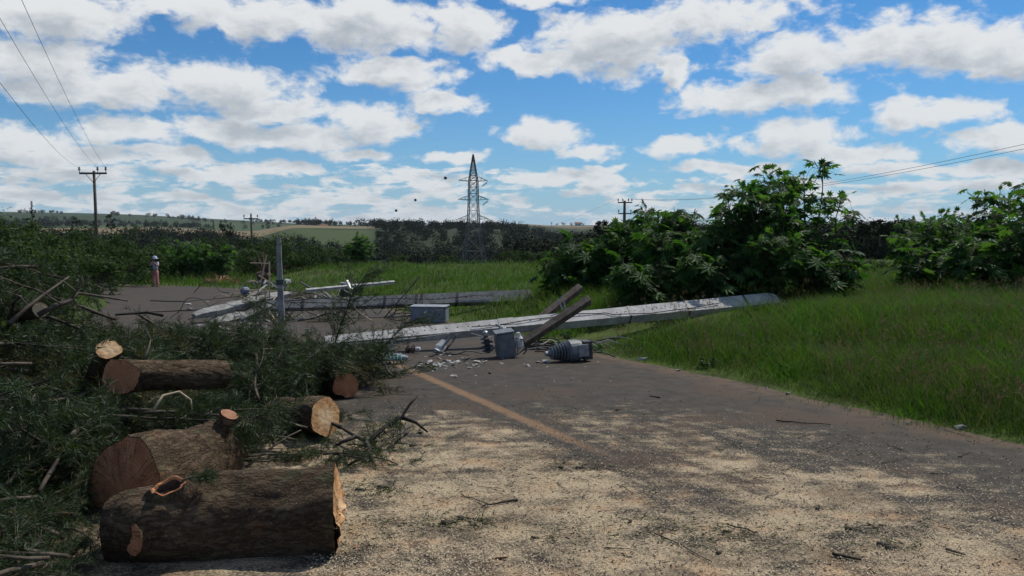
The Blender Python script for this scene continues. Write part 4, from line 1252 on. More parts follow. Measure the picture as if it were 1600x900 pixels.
def disc_stack(name, c, axis, n, r_, pitch, label, mat, cap='steel', group=None, cat='insulator'):
    root = empty(name, c, label, cat, group)
    root.rotation_euler = Vector(axis).normalized().to_track_quat('Z', 'Y').to_euler()
    mm = MB(); prof = [(r_ * 0.4, 0)]
    for j in range(n): prof += [(r_ * 0.42, j * pitch + pitch * .15), (r_, j * pitch + pitch * 0.45), (r_ * 0.95, j * pitch + pitch * 0.6), (r_ * 0.42, j * pitch + pitch * 0.75)]
    prof.append((r_ * 0.4, n * pitch)); mm.lathe(prof, n=18); mm.build('shed', mat, root)
    mm = MB(); mm.lathe([(r_ * 0.3, n * pitch), (r_ * 0.45, n * pitch + .01), (r_ * 0.45, n * pitch + 0.07), (r_ * 0.2, n * pitch + 0.09)], n=12); mm.build('cap', cap, root)
    return root
# ribbed bushing transformer lying on its side
c = G(886, 566) + Vector((0, 0, 0.175))
rt_ = empty('voltage_transformer', c, 'grey ribbed voltage transformer lying on its side at the road edge', 'transformer')
rt_.scale = (0.86,) * 3
rt_.rotation_euler = (Vector((-0.93, -0.36, -0.05))).to_track_quat('Z', 'Y').to_euler()
mm = MB(); prof = [(0.12, 0.02)]
for j in range(6):
    z0 = 0.04 + j * 0.052; rr = 0.185 - j * 0.013
    prof += [(0.11 - j * .006, z0), (rr, z0 + 0.014), (rr * 0.97, z0 + 0.026), (0.10 - j * .006, z0 + 0.036)]
prof += [(0.06, 0.36), (0.05, 0.39)]
mm.lathe(prof, n=22); mm.build('bushing', 'grey_paint', rt_)
mm = MB(); mm.lathe([(0.10, -0.30), (0.17, -0.28), (0.205, -0.18), (0.205, -0.02), (0.16, 0.02), (0.12, 0.03)], n=22); mm.build('body', 'grey_paint', rt_, smooth=False)
mm = MB(); mm.box((0.02, 0.0, -0.36), (0.30, 0.34, 0.16)); mm.build('base', 'dark_metal', rt_)
mm = MB(); mm.box((0.20, 0.02, -0.24), (0.03, 0.22, 0.2)); mm.build('plate', 'steel', rt_)
mm = MB(); mm.lathe([(0.03, 0.39), (0.045, 0.395), (0.045, 0.44), (0.02, 0.45)], n=12); mm.build('terminal', 'steel', rt_)

disc_stack('insulator', G(763, 560) + Vector((0, 0, 0.10)), (-0.15, -0.1, 1), 4, 0.10, 0.07, 'dark stack of ribbed discs left of the jammed grey tank', 'dark_metal', group='insulators on the road')
mm_l = disc_stack('insulator', G(829 - 10, 551) + Vector((-0.28, 0.1, 0.35)), (-0.8, -0.2, 0.55), 3, 0.05, 0.06, 'small white insulator on the left side of the grey tank', 'white_porcelain', group='insulators on the road')
disc_stack('insulator', G(634, 552) + Vector((0, 0, 0.07)), (0.97, -0.2, 0.05), 2, 0.085, 0.09, 'small brown insulator with pale fittings lying on the asphalt', 'brown_porcelain', 'white_porcelain', group='insulators on the road')
disc_stack('insulator', G(601, 570) + Vector((0, 0, 0.09)), (0.95, 0.2, 0.02), 5, 0.085, 0.055, 'green glass disc insulator beside the steel bracket', 'green_glass', group='insulators on the road')
# steel bracket
c = G(614, 562)
bk = empty('steel_bracket', c, 'pale steel angle bracket lying on the road beside the green insulator', 'bracket')
mm = MB(); mm.beam(P(592, 550, 12.9), P(636, 560, 12.6), 0.03, 0.12, (0, -0.7, 0.7)); local(bk, mm.build('arm', 'white_porcelain', bk))
mm = MB(); mm.beam(P(605, 556, 12.7), P(617, 529, 12.9), 0.045, 0.03); local(bk, mm.build('strut', 'steel', bk))
# white fuse holder
c = G(687, 560)
fz = empty('fuse_holder', c, 'pale fuse holder standing tilted on the road under the pole', 'fuse holder')
mm = MB(); mm.tube([P(683, 560, 13.6), P(688, 543, 13.7), P(694, 532, 13.75)], [0.08, 0.10, 0.05], 8); local(fz, mm.build('body', 'white_porcelain', fz))
mm = MB(); mm.tube([P(690, 545, 13.5), P(703, 527, 13.6)], 0.025, 6); local(fz, mm.build('tube', 'steel', fz))
mm = MB(); mm.beam(P(679, 548, 13.5), P(694, 556, 13.45), 0.06, 0.09); local(fz, mm.build('clamp', 'steel', fz))
# blue drum with a hose
c = G(383, 463)
dr = empty('blue_drum', c, 'blue rounded canister with a curved pale arm in the wreckage', 'canister')
mm = MB(); mm.lathe([(0.05, -0.17), (0.13, -0.16), (0.15, -0.05), (0.17, -0.04), (0.17, 0.06), (0.15, 0.07), (0.12, 0.16), (0.05, 0.2)], Matrix.Translation(c + Vector((0, 0, 0.24))) @ Matrix.Rotation(R(70), 4, 'Y'), 16); local(dr, mm.build('shell', 'blue_plastic', dr, smooth=True))
mm = MB(); mm.tube([P(378, 452, 22.2), P(380, 444, 22.3), P(388, 440, 22.3), P(398, 439, 22.4), P(403, 442, 22.4)], 0.025, 6); local(dr, mm.build('arm', 'rust_rod', dr))

# cables
def cable(pts, rad, label, mat='cable', group='loose cables in the wreckage'):
    # smooth the polyline
    P_ = [Vector(p) for p in pts]; out = []
    for i in range(len(P_) - 1):
        p0, p1, p2, p3 = P_[max(i - 1, 0)], P_[i], P_[i + 1], P_[min(i + 2, len(P_) - 1)]
        for k in range(6):
            t_ = k / 6
            out.append(0.5 * ((2 * p1) + (p2 - p0) * t_ + (2 * p0 - 5 * p1 + 4 * p2 - p3) * t_ ** 2 + (3 * p1 - p0 - 3 * p2 + p3) * t_ ** 3))
    out.append(P_[-1])
    m = MB(); m.tube(out, rad, 5)
    return tag(m.build('cable', mat, smooth=True), label, 'cable', group)
def gr(px, py, dz=0.03):
    p = G(px, py); p.z += dz; return p
cable([gr(235, 471), gr(285, 472), gr(330, 468), gr(385, 466, 0.1), gr(430, 466, 0.2)], 0.02, 'upper black cable crossing the far grey road')
cable([gr(235, 489), gr(275, 487), gr(310, 486, 0.05), gr(345, 482, 0.25)], 0.02, 'lower black cable crossing the far grey road')
for i in range(5):
    o = i * 4
    cable([gr(600 + o, 497 - i), gr(625, 507 - 3 * i, 0.1 + .05 * i), P(645 + o, 490 - i, 20.4), P(655 + o, 470, 21.3)], 0.014, 'black cable in the tangle left of the blue grey tank')
for i in range(6):
    o = i * 5
    cable([gr(808, 556 - 3 * i, 0.03), gr(826 + o, 545 - i, 0.06 + 0.04 * (i % 3)), gr(845 + o, 549 - 3 * i, 0.04), gr(866 + o / 2, 550 - 2 * i, 0.03)], 0.012, 'thin dark cable in the tangle between the two grey transformers')
for i, (a_, b_) in enumerate((((905, 532), (992, 552)), ((915, 536), (1010, 541)), ((940, 528), (1022, 536)))):
    p0, p1 = P(a_[0], a_[1], 14.6), P(b_[0], b_[1], 14.0)
    cable([p0, p0.lerp(p1, .4) + Vector((0, 0, .05)), p0.lerp(p1, .75), p1], 0.009, ('lowest pale wire strand in the grass under the pole', 'middle pale wire strand in the grass under the pole', 'upper pale wire strand in the grass under the pole')[i], 'pale_cable')
cable([P(540, 538, 13.0), P(600, 533, 13.0), P(660, 527, 13.3), P(702, 521, 13.4)], 0.012, 'pale cable running just under the long pole', 'pale_cable')
cable([P(713, 523, 13.5), P(707, 534, 13.4), P(701, 541, 13.3), P(694, 550, 13.3)], 0.016, 'black cable hanging from the long pole to the fuse holder')
cable([P(736, 521, 13.9), P(758, 528, 13.8), P(770, 540, 13.7), P(780, 530, 13.8)], 0.012, 'grey cable curling left of the jammed tank', 'pale_cable')
cable([P(356, 476, 21.5), P(400, 468, 21.4), P(450, 470, 20.5), P(500, 466, 20.8), P(560, 470, 21.0)], 0.014, 'black cable trailing along the second pole')

# concrete fragments
def frag_mesh(seed):
    r_ = random.Random(seed); m = MB()
    m.hull([(r_.uniform(-1, 1), r_.uniform(-.75, .75), r_.uniform(0, .8)) for _ in range(11)])
    return m
frags = [frag_mesh(i) for i in range(5)]
fobj = [f.build('concrete_fragment', 'pale_concrete' if i % 2 else 'concrete') for i, f in enumerate(frags)]
fu = [False] * 5
def put_frag(px, py, s_, label, group):
    p = G(px, py); k = rnd.randrange(5)
    o = fobj[k] if not fu[k] else fobj[k].copy()
    if fu[k]: col.objects.link(o)
    fu[k] = True
    o.location = (p.x, p.y, gz(p) + 0.008); o.rotation_euler = (rnd.uniform(-.3, .3), rnd.uniform(-.3, .3), rnd.uniform(0, 6.28)); o.scale = (s_, s_ * rnd.uniform(.6, 1), s_ * rnd.uniform(.4, .9))
    tag(o, label, 'fragment', group)
for _ in range(46): put_frag(rnd.gauss(392, 42), rnd.gauss(511, 7), rnd.uniform(.03, .11), 'broken concrete fragment in the rubble below the snapped pole', 'rubble below the snapped pole')
for _ in range(40): put_frag(rnd.gauss(700, 28), rnd.gauss(570, 5), rnd.uniform(.02, .075), 'pale concrete fragment at the far end of the worn centre line', 'rubble at the end of the centre line')
for _ in range(22): put_frag(rnd.gauss(650, 18), rnd.gauss(575, 4), rnd.uniform(.015, .05), 'grey concrete chip beside the green insulator', 'chips beside the green insulator')
for _ in range(40): put_frag(rnd.uniform(740, 960), rnd.uniform(562, 610), rnd.uniform(.008, .03), 'tiny concrete crumb scattered on the asphalt in front of the transformers', 'crumbs in front of the transformers')
for _ in range(20): put_frag(rnd.uniform(440, 600), rnd.uniform(462, 505), rnd.uniform(.02, .07), 'concrete chunk on the road between the fallen poles', 'chunks between the fallen poles')

# red heap, root clump and pale debris at the far road edge
c = G(346, 445); hp_ = MB()
for _ in range(170):
    a = rnd.uniform(0, 6.28); rr = 1.15 * math.sqrt(rnd.random()); b = Vector((rr * math.cos(a), rr * 0.6 * math.sin(a), max(0.0, 0.5 * (1 - rr / 1.2)) * rnd.uniform(.4, 1.1)))
    d_ = Vector((math.cos(a), math.sin(a), rnd.uniform(-.2, .7))).normalized() * rnd.uniform(.2, .5)
    hp_.beam(b, b + d_, rnd.uniform(.03, .08), 0.008, (rnd.uniform(-.5, .5), rnd.uniform(-.5, .5), 1), 0.015)
o = hp_.build('frond_heap', 'red_frond'); o.location = (c.x, c.y, hz_(c.x, c.y)); tag(o, 'low heap of reddish dry leaves at the far road edge', 'heap')
c = P(413, 428, 44)
rc = empty('root_clump', (c.x, c.y, hz_(c.x, c.y)), 'brown torn root clump with stiff twigs behind the upright rods', 'roots')
cl = MB(); cl.hull([tuple(Vector((rnd.gauss(0, 1), rnd.gauss(0, 1), rnd.gauss(0, 1))).normalized() * rnd.uniform(.35, 1.0) * .6 + Vector((0, 0, .5))) for _ in range(26)]); cl.build('clod', 'soil', rc)
for k in range(16):
    d_ = Vector((rnd.uniform(-1, 1), rnd.uniform(-.6, .6), rnd.uniform(0.1, 1))).normalized()
    mm = MB(); mm.tube([Vector((0, 0, .8)), Vector((0, 0, .8)) + d_ * 0.9, Vector((0, 0, .8)) + d_ * 1.5 + Vector((rnd.uniform(-.2, .2), 0, rnd.uniform(-.2, .3)))], [0.06, 0.035, 0.01], 5); mm.build('root', 'soil', rc)
for _ in range(18):
    px, py = rnd.gauss(424, 14), rnd.uniform(424, 440); p = P(px, py, 43); k = rnd.randrange(5); o = fobj[k].copy(); col.objects.link(o)
    o.location = (p.x, p.y, hz_(p.x, p.y) + rnd.uniform(0, .35)); o.scale = (rnd.uniform(.12, .3),) * 2 + (rnd.uniform(.1, .2),); o.rotation_euler = (rnd.random(), rnd.random(), rnd.random() * 6)
    tag(o, 'pale lump in the tipped debris below the brown root clump', 'fragment', 'tipped debris below the root clump')

# ------------------------------------------------------------------ person on the far road
def skin_part(name, verts, edges, radii, mat, parent, sub=2):
    me = bpy.data.meshes.new(name); me.from_pydata(verts, edges, [])
    o = link(name, me, mat, parent)
    sk = o.modifiers.new('skin', 'SKIN'); sk.use_smooth_shade = True
    for v, r_ in zip(me.skin_vertices[0].data, radii): v.radius = (r_, r_) if not isinstance(r_, tuple) else r_
    me.skin_vertices[0].data[0].use_root = True
    s_ = o.modifiers.new('sub', 'SUBSURF'); s_.levels = sub; s_.render_levels = sub
    return o
def build_person():
    f = G(244, 449)
    root = empty('person', (f.x, f.y, hz_(f.x, f.y) + 0.0), 'person in pink trousers and patterned shirt, pale hat, holding a phone up to the face', 'person')
    root.rotation_euler = (0, 0, R(-24) + math.pi)            # faces the camera (local +y forward)
    J = {'pel': (0, 0, .93), 'sp': (0, .01, 1.14), 'ch': (0, 0, 1.32), 'nk': (0, .0, 1.45), 'hd': (0, .03, 1.56), 'tp': (0, .02, 1.68)}
    v, e, r_ = [], [], []
    def add(p, rad, par=None):
        v.append(p); r_.append(rad)
        if par is not None: e.append((par, len(v) - 1))
        return len(v) - 1
    pe = add(J['pel'], (.15, .11)); sp = add(J['sp'], (.13, .095), pe); ch = add(J['ch'], (.15, .105), sp); nk = add(J['nk'], .05, ch); hd = add(J['hd'], (.082, .095), nk); add(J['tp'], (.07, .08), hd)
    hands = []
    for s_ in (-1, 1):
        hp2 = add((s_ * .09, 0, .88), .085, pe); kn = add((s_ * .135, .03, .48), .058, hp2); an = add((s_ * .165, 0, .08), .038, kn); add((s_ * .17, .14, .035), .035, an)
        sh_ = add((s_ * .18, 0, 1.38), .055, ch); el_ = add((s_ * .35, .12, 1.20), .042, sh_); wr = add((s_ * .09, .24, 1.44), .030, el_); pa = add((s_ * .06, .25, 1.50), .034, wr)
        for k in range(4): add((s_ * (.02 + .012 * k), .262, 1.515 + .018 * k), .010, pa)
        add((s_ * .05, .235, 1.545), .011, pa)
    skin_part('body', v, e, r_, 'skin', root)
    # trousers
    v, e, r_ = [], [], []
    a = add((0, 0, .98), (.165, .125)); b = add((0, 0, .90), (.175, .135), a)
    for s_ in (-1, 1):
        h_ = add((s_ * .10, 0, .82), .10, b); k_ = add((s_ * .135, .03, .48), .078, h_); add((s_ * .165, 0, .10), .075, k_)
    skin_part('trousers', v, e, r_, 'pink_cloth', root)
    v, e, r_ = [], [], []
    a = add((0, 0, .93), (.185, .14)); b = add((0, .01, 1.14), (.155, .12), a); c_ = add((0, 0, 1.33), (.17, .125), b); add((0, 0, 1.42), .075, c_)
    for s_ in (-1, 1):
        x_ = add((s_ * .185, 0, 1.38), .072, c_); add((s_ * .33, .105, 1.225), .06, x_)
    skin_part('shirt', v, e, r_, 'patterned_cloth', root)
    mm = MB(); mm.lathe([(.19, 1.615), (.20, 1.625), (.125, 1.655), (.118, 1.70), (.10, 1.755), (.05, 1.775), (.004, 1.778)], Matrix.Translation((0, .025, 0)), 20); mm.build('hat', 'hat_cloth', root, smooth=True)
    mm = MB(); mm.lathe([(.03, 1.42), (.088, 1.46), (.098, 1.55), (.098, 1.64), (.03, 1.66)], Matrix.Translation((0, -.025, 0)), 14); mm.build('hair', 'hair', root, smooth=True)
    mm = MB()
    mm.lathe([(.001, 0), (.012, .004), (.014, .02), (.004, .035)], Matrix.Translation((0, .118, 1.545)) @ Matrix.Rotation(R(-20), 4, 'X'), 8); mm.build('nose', 'skin', root)
    mm = MB(); mm.box((0, .275, 1.545), (.15, .012, .075)); mm.build('phone', 'shoe', root)
    for s_ in (-1, 1):
        mm = MB(); mm.lathe([(.01, 0), (.05, 0.0), (.055, .03), (.045, .07), (.01, .09)], Matrix.Translation((s_ * .168, .05, -.0)) @ Matrix.Diagonal((1, 2.3, 1, 1)), 12); mm.build('shoe', 'shoe', root, smooth=True)
        mm = MB(); mm.lathe([(.002, 0), (.011, .003), (.011, .012), (.002, .016)], Matrix.Translation((s_ * .034, .117, 1.575)) @ Matrix.Rotation(R(-90), 4, 'X'), 8); mm.build('eye', 'shoe', root)
build_person()

# ------------------------------------------------------------------ logs
def log(a, b, ra, rb, label, face_a=None, face_b=None, seed=0, torn_b=False, stubs=(), ell=1.0, tilt_a=None):
    """log from end a to end b (world points) with bark, cut faces and stubs (s, angle, length, radius, face material)"""
    a, b = Vector(a), Vector(b); L = (b - a).length
    root = empty('log', a, label, 'log')
    root.rotation_euler = (b - a).normalized().to_track_quat('Z', 'Y').to_euler()
    q = (b - a).normalized().to_track_quat('Z', 'Y').to_matrix()
    na, nl = 72, max(24, int(L * 42))
    ta = Vector((0, 0, -1)) if tilt_a is None else (q.inverted() @ Vector(tilt_a)).normalized()
    def rad_(an, z):
        f = z / L
        r_ = ra + (rb - ra) * f
        x, y = math.cos(an), math.sin(an)
        r_ *= 1 + 0.19 * mnoise.noise(Vector((x * 1.2 + seed, y * 1.2, z * 1.9)))
        for (bs, bw, bl, br, bm_) in stubs:
            bd = q.inverted() @ Vector(bw); bd = Vector((bd.x, bd.y, 0)).normalized()
            dd_ = ((z - bs) / (br * 2.2)) ** 2 + (math.acos(max(-1, min(1, x * bd.x + y * bd.y))) * ra / (br * 2.2)) ** 2
            r_ += br * 0.38 * math.exp(-dd_)
        if torn_b: r_ *= 0.74 + 0.26 * math.sqrt(min(1, (z + .004) / 0.16)) + 0.03 * mnoise.noise(Vector((x * 3 + seed, y * 3, z * 4)))
        rid = mnoise.noise(Vector((x * 11 * ra / .25 + seed, y * 11 * ra / .25, z * 6)))
        rid2 = mnoise.noise(Vector((x * 26 * ra / .25 + seed, y * 26 * ra / .25, z * 17)))
        return r_ + 0.018 * (ra / .25) * (abs(rid) * 1.1 - 0.25) + 0.007 * rid2
    V, F = [], []
    for i in range(nl + 1):
        z = L * i / nl
        for k in range(na):
            an = 2 * math.pi * k / na; r_ = rad_(an, z); x, y = r_ * math.cos(an), r_ * math.sin(an) * ell
            zz = z
            if tilt_a is not None: zz = z + (x * ta.x + y * ta.y) / max(-ta.z, .3) * (1 - i / nl)
            V.append((x, y, zz))
        if i: F += [((i - 1) * na + k, (i - 1) * na + (k + 1) % na, i * na + (k + 1) % na, i * na + k) for k in range(na)]
    m = MB(); m.add(V, F); m.build('bark', 'bark', root, smooth=True)
    for end, mat in ((0, face_a), (1, face_b)):
        base = V[:na] if end == 0 else V[nl * na:]
        mat = mat or 'red_cut'
        m = MB(); VV = []; FF = []; rings = 9
        cen = sum((Vector(v) for v in base), Vector()) / na
        for j in range(rings + 1):
            f = 1 - j / rings
            for k in range(na):
                p = cen.lerp(Vector(base[k]), f * 0.985 if j == 0 else f)
                bump = 0.004 * mnoise.noise(Vector((p.x * 30, p.y * 30, seed)))
                if torn_b and end == 1:
                    # splintered hinge wood in the middle of the cut
                    pw_ = q @ p - q @ cen
                    bump += 0.052 * math.exp(-((pw_.z + 0.02) / 0.09) ** 2) * (0.25 + 1.6 * abs(mnoise.noise(Vector((pw_.z * 48, pw_.y * 5, 3))))) + 0.008 * mnoise.noise(Vector((pw_.z * 60, pw_.y * 9, 7)))
                VV.append((p.x, p.y, p.z + (bump if end else -bump)))
            if j: FF += [((j - 1) * na + k, (j - 1) * na + (k + 1) % na, j * na + (k + 1) % na, j * na + k) for k in range(na)]
        FF.append(tuple(rings * na + k for k in range(na)))
        if end == 0: FF = [f_[::-1] for f_ in FF]
        m.add(VV, FF); m.build('cut_face', mat, root, smooth=False)
    for (s_, wdir, ln, sr, smat) in stubs:
        dl = (q.inverted() @ Vector(wdir)).normalized()
        rad_d = Vector((dl.x, dl.y, 0)).normalized()
        p0 = Vector((0, 0, s_)) + rad_d * (ra * 0.55); p1 = p0 + dl * (ra * 0.45 + ln)
        m = MB(); n = 20; M_ = axis_matrix(p0, p1 - p0); LL = (p1 - p0).length
        prof = []; VV = []; FF = []
        for i in range(9):
            f = i / 8; rr = sr * (1.75 - 0.75 * min(1, f * 1.6))
            for k in range(n):
                an = 6.2832 * k / n; r2 = rr * (1 + 0.10 * mnoise.noise(Vector((math.cos(an) * 2, math.sin(an) * 2, f * 3 + seed))))
                VV.append(tuple(M_ @ Vector((r2 * math.cos(an), r2 * math.sin(an), f * LL))))
            if i: FF += [((i - 1) * n + k, (i - 1) * n + (k + 1) % n, i * n + (k + 1) % n, i * n + k) for k in range(n)]
        m.add(VV, FF); stb = m.build('branch_stub', 'bark', root, smooth=True)
        m = MB(); m.add(VV[-n:], [tuple(range(n))]); m.build('stub_face', smat, stb)
    return root
# front log
log(P(172, 826, 4.22), P(527, 800, 4.42), 0.212, 0.285, 'big bark covered log nearest the camera with a splintered right end', 'red_cut', 'fresh_cut', 3, True,
    stubs=((0.31, (-0.52, -0.84, 0.06), 0.085, 0.085, 'red_cut'),))
# hollow knot with a torn orange rim on top of the front log
front_log = bpy.data.objects['log']
KM = axis_matrix(P(268, 766, 4.165), (-0.10, -0.42, 0.9), 0.5) @ Matrix.Diagonal((0.95, 0.62, 0.62, 1))
def knot_ring(prof, name, mat, par):
    m = MB(); V = []; n = 30
    for i, (r_, z_) in enumerate(prof):
        for k in range(n):
            a_ = 2 * math.pi * k / n; j = 1 + 0.22 * mnoise.noise(Vector((math.cos(a_) * 1.6, math.sin(a_) * 1.6, i * 0.15)))
            V.append(tuple(KM @ Vector((r_ * j * math.cos(a_), r_ * j * math.sin(a_), z_ + 0.03 * mnoise.noise(Vector((math.cos(a_) * 2.4, math.sin(a_) * 2.4, 5)))))))
    m.add(V, [(i * n + k, i * n + (k + 1) % n, (i + 1) * n + (k + 1) % n, (i + 1) * n + k) for i in range(len(prof) - 1) for k in range(n)])
    o = m.build(name, mat, par, smooth=True)
    if par.type == 'EMPTY': o.matrix_parent_inverse = (Matrix.Translation(par.location) @ par.rotation_euler.to_matrix().to_4x4()).inverted()
    return o
kn = knot_ring([(0.20, -0.09), (0.15, -0.01), (0.115, 0.045), (0.10, 0.055)], 'knot', 'bark', front_log)
knot_ring([(0.10, 0.055), (0.088, 0.058), (0.078, 0.035)], 'rim', 'red_cut', kn)
knot_ring([(0.078, 0.035), (0.06, -0.04), (0.03, -0.09), (0.002, -0.10)], 'hollow', 'dark_chip', kn)
# second log, its big red face towards the camera
log(P(192, 768, 4.95), P(338, 712, 5.85), 0.345, 0.25, 'thick log with a broad reddish sawn face behind the front log', 'red_cut', 'red_cut', 9, False,
    stubs=((0.86, (0.5, -0.15, 1), 0.05, 0.065, 'bark_chip'),), tilt_a=(-0.42, -0.88, 0.22))
log(P(188, 588, 6.25), P(352, 585, 6.85), 0.142, 0.115, 'medium dark log on the brush with a round brown face at its left end', 'red_cut', 'red_cut', 14, False, tilt_a=(-0.2, -0.95, 0.1))
log(P(170, 545, 6.6), P(152, 592, 7.0), 0.10, 0.09, 'slim log behind the medium one showing a bright yellow round end', 'fresh_cut', 'red_cut', 17, False, tilt_a=(0.22, -0.62, 0.75))
log(P(509, 652, 6.9), P(430, 645, 7.8), 0.175, 0.14, 'log in the brush with a bright slanted cut facing the road', 'fresh_cut', 'red_cut', 21, False, tilt_a=(0.86, -0.46, 0.22))
log(P(541, 602, 9.0), P(490, 588, 9.8), 0.145, 0.12, 'shaded log under the sapling with a dull round end', 'red_cut', 'red_cut', 25, False, tilt_a=(0.35, -0.9, 0.1))
log(P(64, 484, 7.2), P(20, 496, 7.9), 0.068, 0.06, 'thin branch log at far left with a small orange end', 'fresh_cut', 'red_cut', 29, False, tilt_a=(0.4, -0.85, 0.3))

# ------------------------------------------------------------------ brush heap: cut boughs
def heap(x, y):
    h = 2.05 * math.exp(-(((x + 5.6) / 2.0) ** 2 + ((y - 7.4) / 2.3) ** 2))
    h = max(h, 0.62 * math.exp(-(((x + 2.9) / 1.5) ** 2 + ((y - 9.0) / 2.0) ** 2)))
    h = max(h, 1.05 * math.exp(-(((x + 4.6) / 1.3) ** 2 + ((y - 9.6) / 1.2) ** 2)))
    h = max(h, 0.60 * math.exp(-(((x + 2.2) / 1.2) ** 2 + ((y - 6.6) / 1.4) ** 2)))
    h = max(h, 0.75 * math.exp(-(((x + 3.6) / 1.5) ** 2 + ((y - 5.6) / 1.3) ** 2)))
    h = max(h, 0.55 * math.exp(-(((x + 3.1) / 0.9) ** 2 + ((y - 4.2) / 1.0) ** 2)))
    return h
bprot = []
for i in range(6):
    s_, f_ = bough_meshes(300 + i, 1.15 + 0.12 * i, 19, dens=1.0)
    bprot.append(plant('cut_bough', s_, f_, 'needle' if i != 4 else 'needle_dry', 'twig', 'x', 'bough', stem_name='branch'))
bu = [False] * 6
lprot = []
for i in range(4):
    s_, f_ = bough_meshes(320 + i, 1.1 + 0.1 * i, 17, dens=1.0)
    lprot.append(plant('leafy_twig', s_, f_, 'needle', 'twig', 'x', 'twig', stem_name='branch'))
lu = [False] * 4
LOGSEG = [(P(168, 818, 4.18), P(527, 800, 4.42), .42), (P(196, 752, 4.85), P(345, 700, 5.75), .42), (P(188, 588, 6.25), P(352, 585, 6.85), .22), (P(511, 655, 7.0), P(440, 650, 7.9), .2)]
def near_log(p):
    for a, b, r_ in LOGSEG:
        ab = b - a; t_ = max(0, min(1, (p - a).dot(ab) / ab.length_squared))
        if (a + ab * t_ - p).length < r_: return True
    return False
def hides_log(p):
    """would foliage here stand between the camera and a log's face?"""
    if p.y < 0.5: return False
    px = 800 + FPX * p.x / p.y
    py = 350 + FPX * (CAMH - p.z) / p.y
    for x0, y0, x1, y1, Y in ((80, 650, 600, 900, 4.4), (115, 500, 400, 640, 6.4), (435, 590, 590, 720, 7.0), (495, 570, 590, 640, 9.0), (30, 460, 95, 505, 7.2)):
        if x0 < px < x1 and y0 < py < y1 and p.y < Y: return True
    return False
BL = {0: ('cut leafy bough in the tall dark brush heap at the left edge', 'boughs in the left brush heap'),
      1: ('cut feathery bough in the middle of the brush behind the logs', 'boughs in the middle brush'),
      2: ('cut green bough at the road side edge of the brush', 'boughs at the road side of the brush'),
      3: ('small cut bough on the ground in front of the logs', 'boughs in front of the logs')}
cnt = 0; tries = 0
while cnt < 262 and tries < 9000:
    tries += 1
    x, y = rnd.uniform(-7.2, -0.6), rnd.uniform(3.2, 11.8)
    h = heap(x, y)
    if h < 0.12: continue
    if y < 5.0 and x > -2.3: continue
    px = 800 + FPX * x / y
    if px > 660 or px < -260: continue
    z = hz_(x, y) + h * rnd.uniform(0.05, 0.95)
    az_ = rnd.uniform(0, 6.283)
    L = 1.3
    tipp = Vector((x + math.cos(az_) * L, y + math.sin(az_) * L, z))
    midp = Vector((x + math.cos(az_) * L * .55, y + math.sin(az_) * L * .55, z))
    p0 = Vector((x, y, z))
    if any(near_log(q) or hides_log(q) for q in (p0, midp, tipp, (p0 + midp) / 2, (midp + tipp) / 2, p0 + Vector((0, 0, .18)), midp + Vector((0, 0, .2)), tipp + Vector((0, 0, .15)))): continue
    tpx = 800 + FPX * tipp.x / max(tipp.y, .5)
    if tipp.y < 2.6 or (tpx > 640 - max(0, tipp.y - 8) * 14): continue
    hz2 = hz_(tipp.x, tipp.y)
    pitch = math.asin(max(-.5, min(.35, (hz2 + heap(tipp.x, tipp.y) * rnd.uniform(.2, 1.0) + 0.08 - z) / L)))
    k = rnd.choice((0, 1, 2, 3, 5, 0, 1, 2, 3, 5, 4))
    zone = 3 if y < 4.6 and x > -3.4 else 0 if px < 120 else 1 if px < 420 else 2
    place(bprot[k], bu[k], (x, y, z), 0, rnd.uniform(.8, 1.15), BL[zone][0], BL[zone][1], rot=(rnd.uniform(-.6, .6), -pitch, az_)); bu[k] = True
    cnt += 1
for k_ in range(46):
    px, py = (rnd.uniform(320, 600), rnd.uniform(690, 745)) if k_ < 24 else (rnd.uniform(400, 650), rnd.uniform(600, 690)) if k_ < 40 else (rnd.uniform(250, 480), rnd.uniform(640, 700))
    q = G(px, py); az_ = rnd.uniform(0, 6.283); sc_ = rnd.uniform(.5, .85)
    t0_ = (q, q + Vector((math.cos(az_), math.sin(az_), 0)) * sc_ * .6, q + Vector((math.cos(az_), math.sin(az_), 0)) * sc_ * 1.3)
    bad = False
    for v in t0_:
        vx, vy = 800 + FPX * v.x / v.y, 350 + FPX * (CAMH - v.z - 0.16) / v.y
        if vx > 680 or (vx > 610 and vy > 705) or (470 < vx < 545 and 610 < vy < 690 and v.y < 7) or (130 < vx < 560 and vy > 715) or (100 < vx < 345 and 650 < vy < 740 and v.y < 5.4): bad = True
        if 505 < vx < 565 and 575 < vy < 622 and v.y < 9: bad = True
    if bad: continue
    k = rnd.randrange(4); place(lprot[k], lu[k], (q.x, q.y, hz_(q.x, q.y) + rnd.uniform(0.03, 0.14)), 0, sc_, 'low leafy twig lying between the logs and the sawdust', 'low leafy twigs beside the sawdust', rot=(rnd.uniform(-.6, .6), rnd.uniform(-.06, .08), az_)); lu[k] = True
